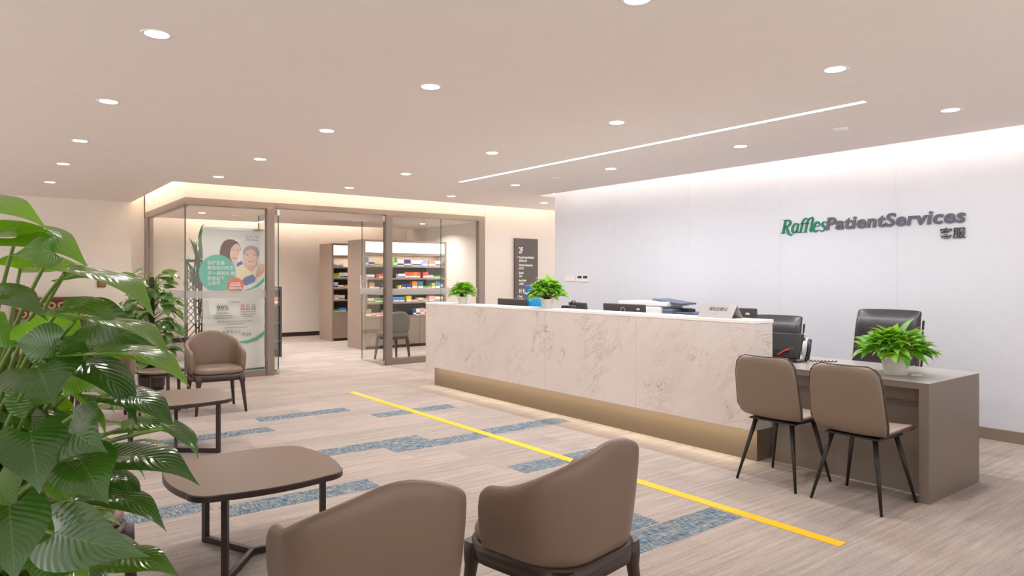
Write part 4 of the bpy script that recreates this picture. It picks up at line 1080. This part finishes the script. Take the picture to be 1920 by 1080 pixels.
# (base u, v, depth), (tip u, v, depth), apparent width px, petiole root z, shade, top-biased
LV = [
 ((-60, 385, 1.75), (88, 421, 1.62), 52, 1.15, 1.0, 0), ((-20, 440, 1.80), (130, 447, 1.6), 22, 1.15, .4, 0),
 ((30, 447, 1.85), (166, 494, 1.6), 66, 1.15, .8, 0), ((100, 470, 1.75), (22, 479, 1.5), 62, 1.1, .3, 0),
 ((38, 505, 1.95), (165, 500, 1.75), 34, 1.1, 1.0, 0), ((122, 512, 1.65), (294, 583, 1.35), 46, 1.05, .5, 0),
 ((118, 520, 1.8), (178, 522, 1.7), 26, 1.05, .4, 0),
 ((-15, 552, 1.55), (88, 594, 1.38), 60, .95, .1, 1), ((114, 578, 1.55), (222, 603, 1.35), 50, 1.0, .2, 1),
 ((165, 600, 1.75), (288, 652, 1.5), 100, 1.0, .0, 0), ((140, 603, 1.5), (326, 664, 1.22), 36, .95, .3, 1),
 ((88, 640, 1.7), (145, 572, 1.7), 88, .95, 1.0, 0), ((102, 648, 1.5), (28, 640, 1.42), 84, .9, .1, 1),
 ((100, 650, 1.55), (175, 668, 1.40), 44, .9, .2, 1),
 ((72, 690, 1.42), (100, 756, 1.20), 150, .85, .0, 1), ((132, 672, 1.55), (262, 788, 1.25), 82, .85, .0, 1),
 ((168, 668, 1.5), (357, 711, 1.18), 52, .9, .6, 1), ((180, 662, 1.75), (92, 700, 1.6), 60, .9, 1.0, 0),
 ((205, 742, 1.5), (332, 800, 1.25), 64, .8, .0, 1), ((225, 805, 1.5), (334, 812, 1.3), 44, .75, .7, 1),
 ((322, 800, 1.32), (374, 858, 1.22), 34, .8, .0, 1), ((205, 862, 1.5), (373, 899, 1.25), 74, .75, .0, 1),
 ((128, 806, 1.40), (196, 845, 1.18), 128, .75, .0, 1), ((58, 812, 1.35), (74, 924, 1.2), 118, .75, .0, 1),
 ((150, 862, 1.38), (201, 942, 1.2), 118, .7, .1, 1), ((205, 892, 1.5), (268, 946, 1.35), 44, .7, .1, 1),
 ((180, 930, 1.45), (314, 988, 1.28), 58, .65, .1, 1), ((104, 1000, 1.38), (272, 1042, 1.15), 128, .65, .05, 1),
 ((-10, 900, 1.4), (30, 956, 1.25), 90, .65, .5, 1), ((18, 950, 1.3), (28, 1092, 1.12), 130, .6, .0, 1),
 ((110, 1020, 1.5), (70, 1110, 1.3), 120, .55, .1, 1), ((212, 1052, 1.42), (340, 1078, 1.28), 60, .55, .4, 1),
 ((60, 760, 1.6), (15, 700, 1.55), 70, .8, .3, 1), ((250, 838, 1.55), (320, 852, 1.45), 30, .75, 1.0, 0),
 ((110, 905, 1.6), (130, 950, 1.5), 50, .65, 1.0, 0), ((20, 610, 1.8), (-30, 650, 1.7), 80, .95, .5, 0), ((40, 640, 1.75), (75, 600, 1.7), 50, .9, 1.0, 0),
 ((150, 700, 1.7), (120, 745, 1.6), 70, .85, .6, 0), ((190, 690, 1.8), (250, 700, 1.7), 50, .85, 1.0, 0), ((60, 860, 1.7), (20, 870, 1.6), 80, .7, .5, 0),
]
camp = Vector((0, 0, 1.42))
for (b, t, aw, rz_, shd, top) in LV:
    t = (t[0], t[1], b[2]-.4*(b[2]-t[2])); B = at(*b); Tt = at(*t); D = Tt-B; L_ = D.length; Dn = D.normalized()
    V = ((B+Tt)/2 - camp).normalized(); dm = (b[2]+t[2])/2
    S0 = Dn.cross(V).normalized(); aw_m = aw/F_*dm; W_ = max(aw_m, min(.52*L_, .17)); ph = math.acos(min(1, aw_m/W_))
    best = None
    for sg_ in (1, -1):
        Sd = S0*math.cos(ph) + Dn.cross(S0)*math.sin(ph)*sg_
        for N_ in (Sd.cross(Dn), Dn.cross(Sd)):
            sc_ = N_.z + (.8*(1 if -N_.dot(V) > 0 else -1) if top else 0)
            if best is None or sc_ > best[0]: best = (sc_, N_.copy())
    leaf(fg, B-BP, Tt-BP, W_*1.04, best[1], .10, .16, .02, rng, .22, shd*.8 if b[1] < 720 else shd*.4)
    base_ = Vector((BP.x-.045, BP.y+.035, rz_)) + Vector((rng.uniform(-.03, .03), rng.uniform(-.03, .03), 0))
    mid_ = (base_+B)/2 + Vector((0, 0, .06)); mid_.z = max(mid_.z, min(B.z, base_.z)+.02)
    q = [base_*(1-f)**2 + mid_*2*f*(1-f) + B*f*f for f in [k/8 for k in range(9)]]
    st.tube([p-BP for p in q], .0075, 7, .0042)
# leaves round the back and the far side
for i in range(95):
    a = rng.uniform(0, 2*PI); z = rng.uniform(.50, 1.25); rad = rng.uniform(.14, .30)
    b = Vector((-.045+rad*math.cos(a), .035+rad*math.sin(a), z)); wpos = b+BP
    vv = (b+BP)-camp; dd = vv.x*sy+vv.y*cy_; uu = 960+F_*(vv.x*cy_-vv.y*sy)/dd
    if uu > 165 or dd < 1.72: continue
    el = R(rng.uniform(-60, 0)); t = b + Vector((math.cos(a)*math.cos(el), math.sin(a)*math.cos(el), math.sin(el)))*rng.uniform(.18, .26)
    leaf(fg, b, t, rng.uniform(.12, .16), (math.cos(a)*.6, math.sin(a)*.6, 1), .1, .16, .03, rng, .22, rng.choice((0, .1, .4)))
    st.tube([(-.045, .035, z-.12), (b.x*.6, b.y*.6, z+.02), b], .007, 7, .004)
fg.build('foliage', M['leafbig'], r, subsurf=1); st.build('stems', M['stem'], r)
for q in ((-.10, .02, .85), (.0, -.03, .75)):
    MB().tube([(q[0]*.3, q[1]*.3, .3), (q[0], q[1], q[2]*.7), (q[0]*.6, q[1]+.02, q[2]+.25)], .016, 10, .010).build('main_stem', M['stem'], r)
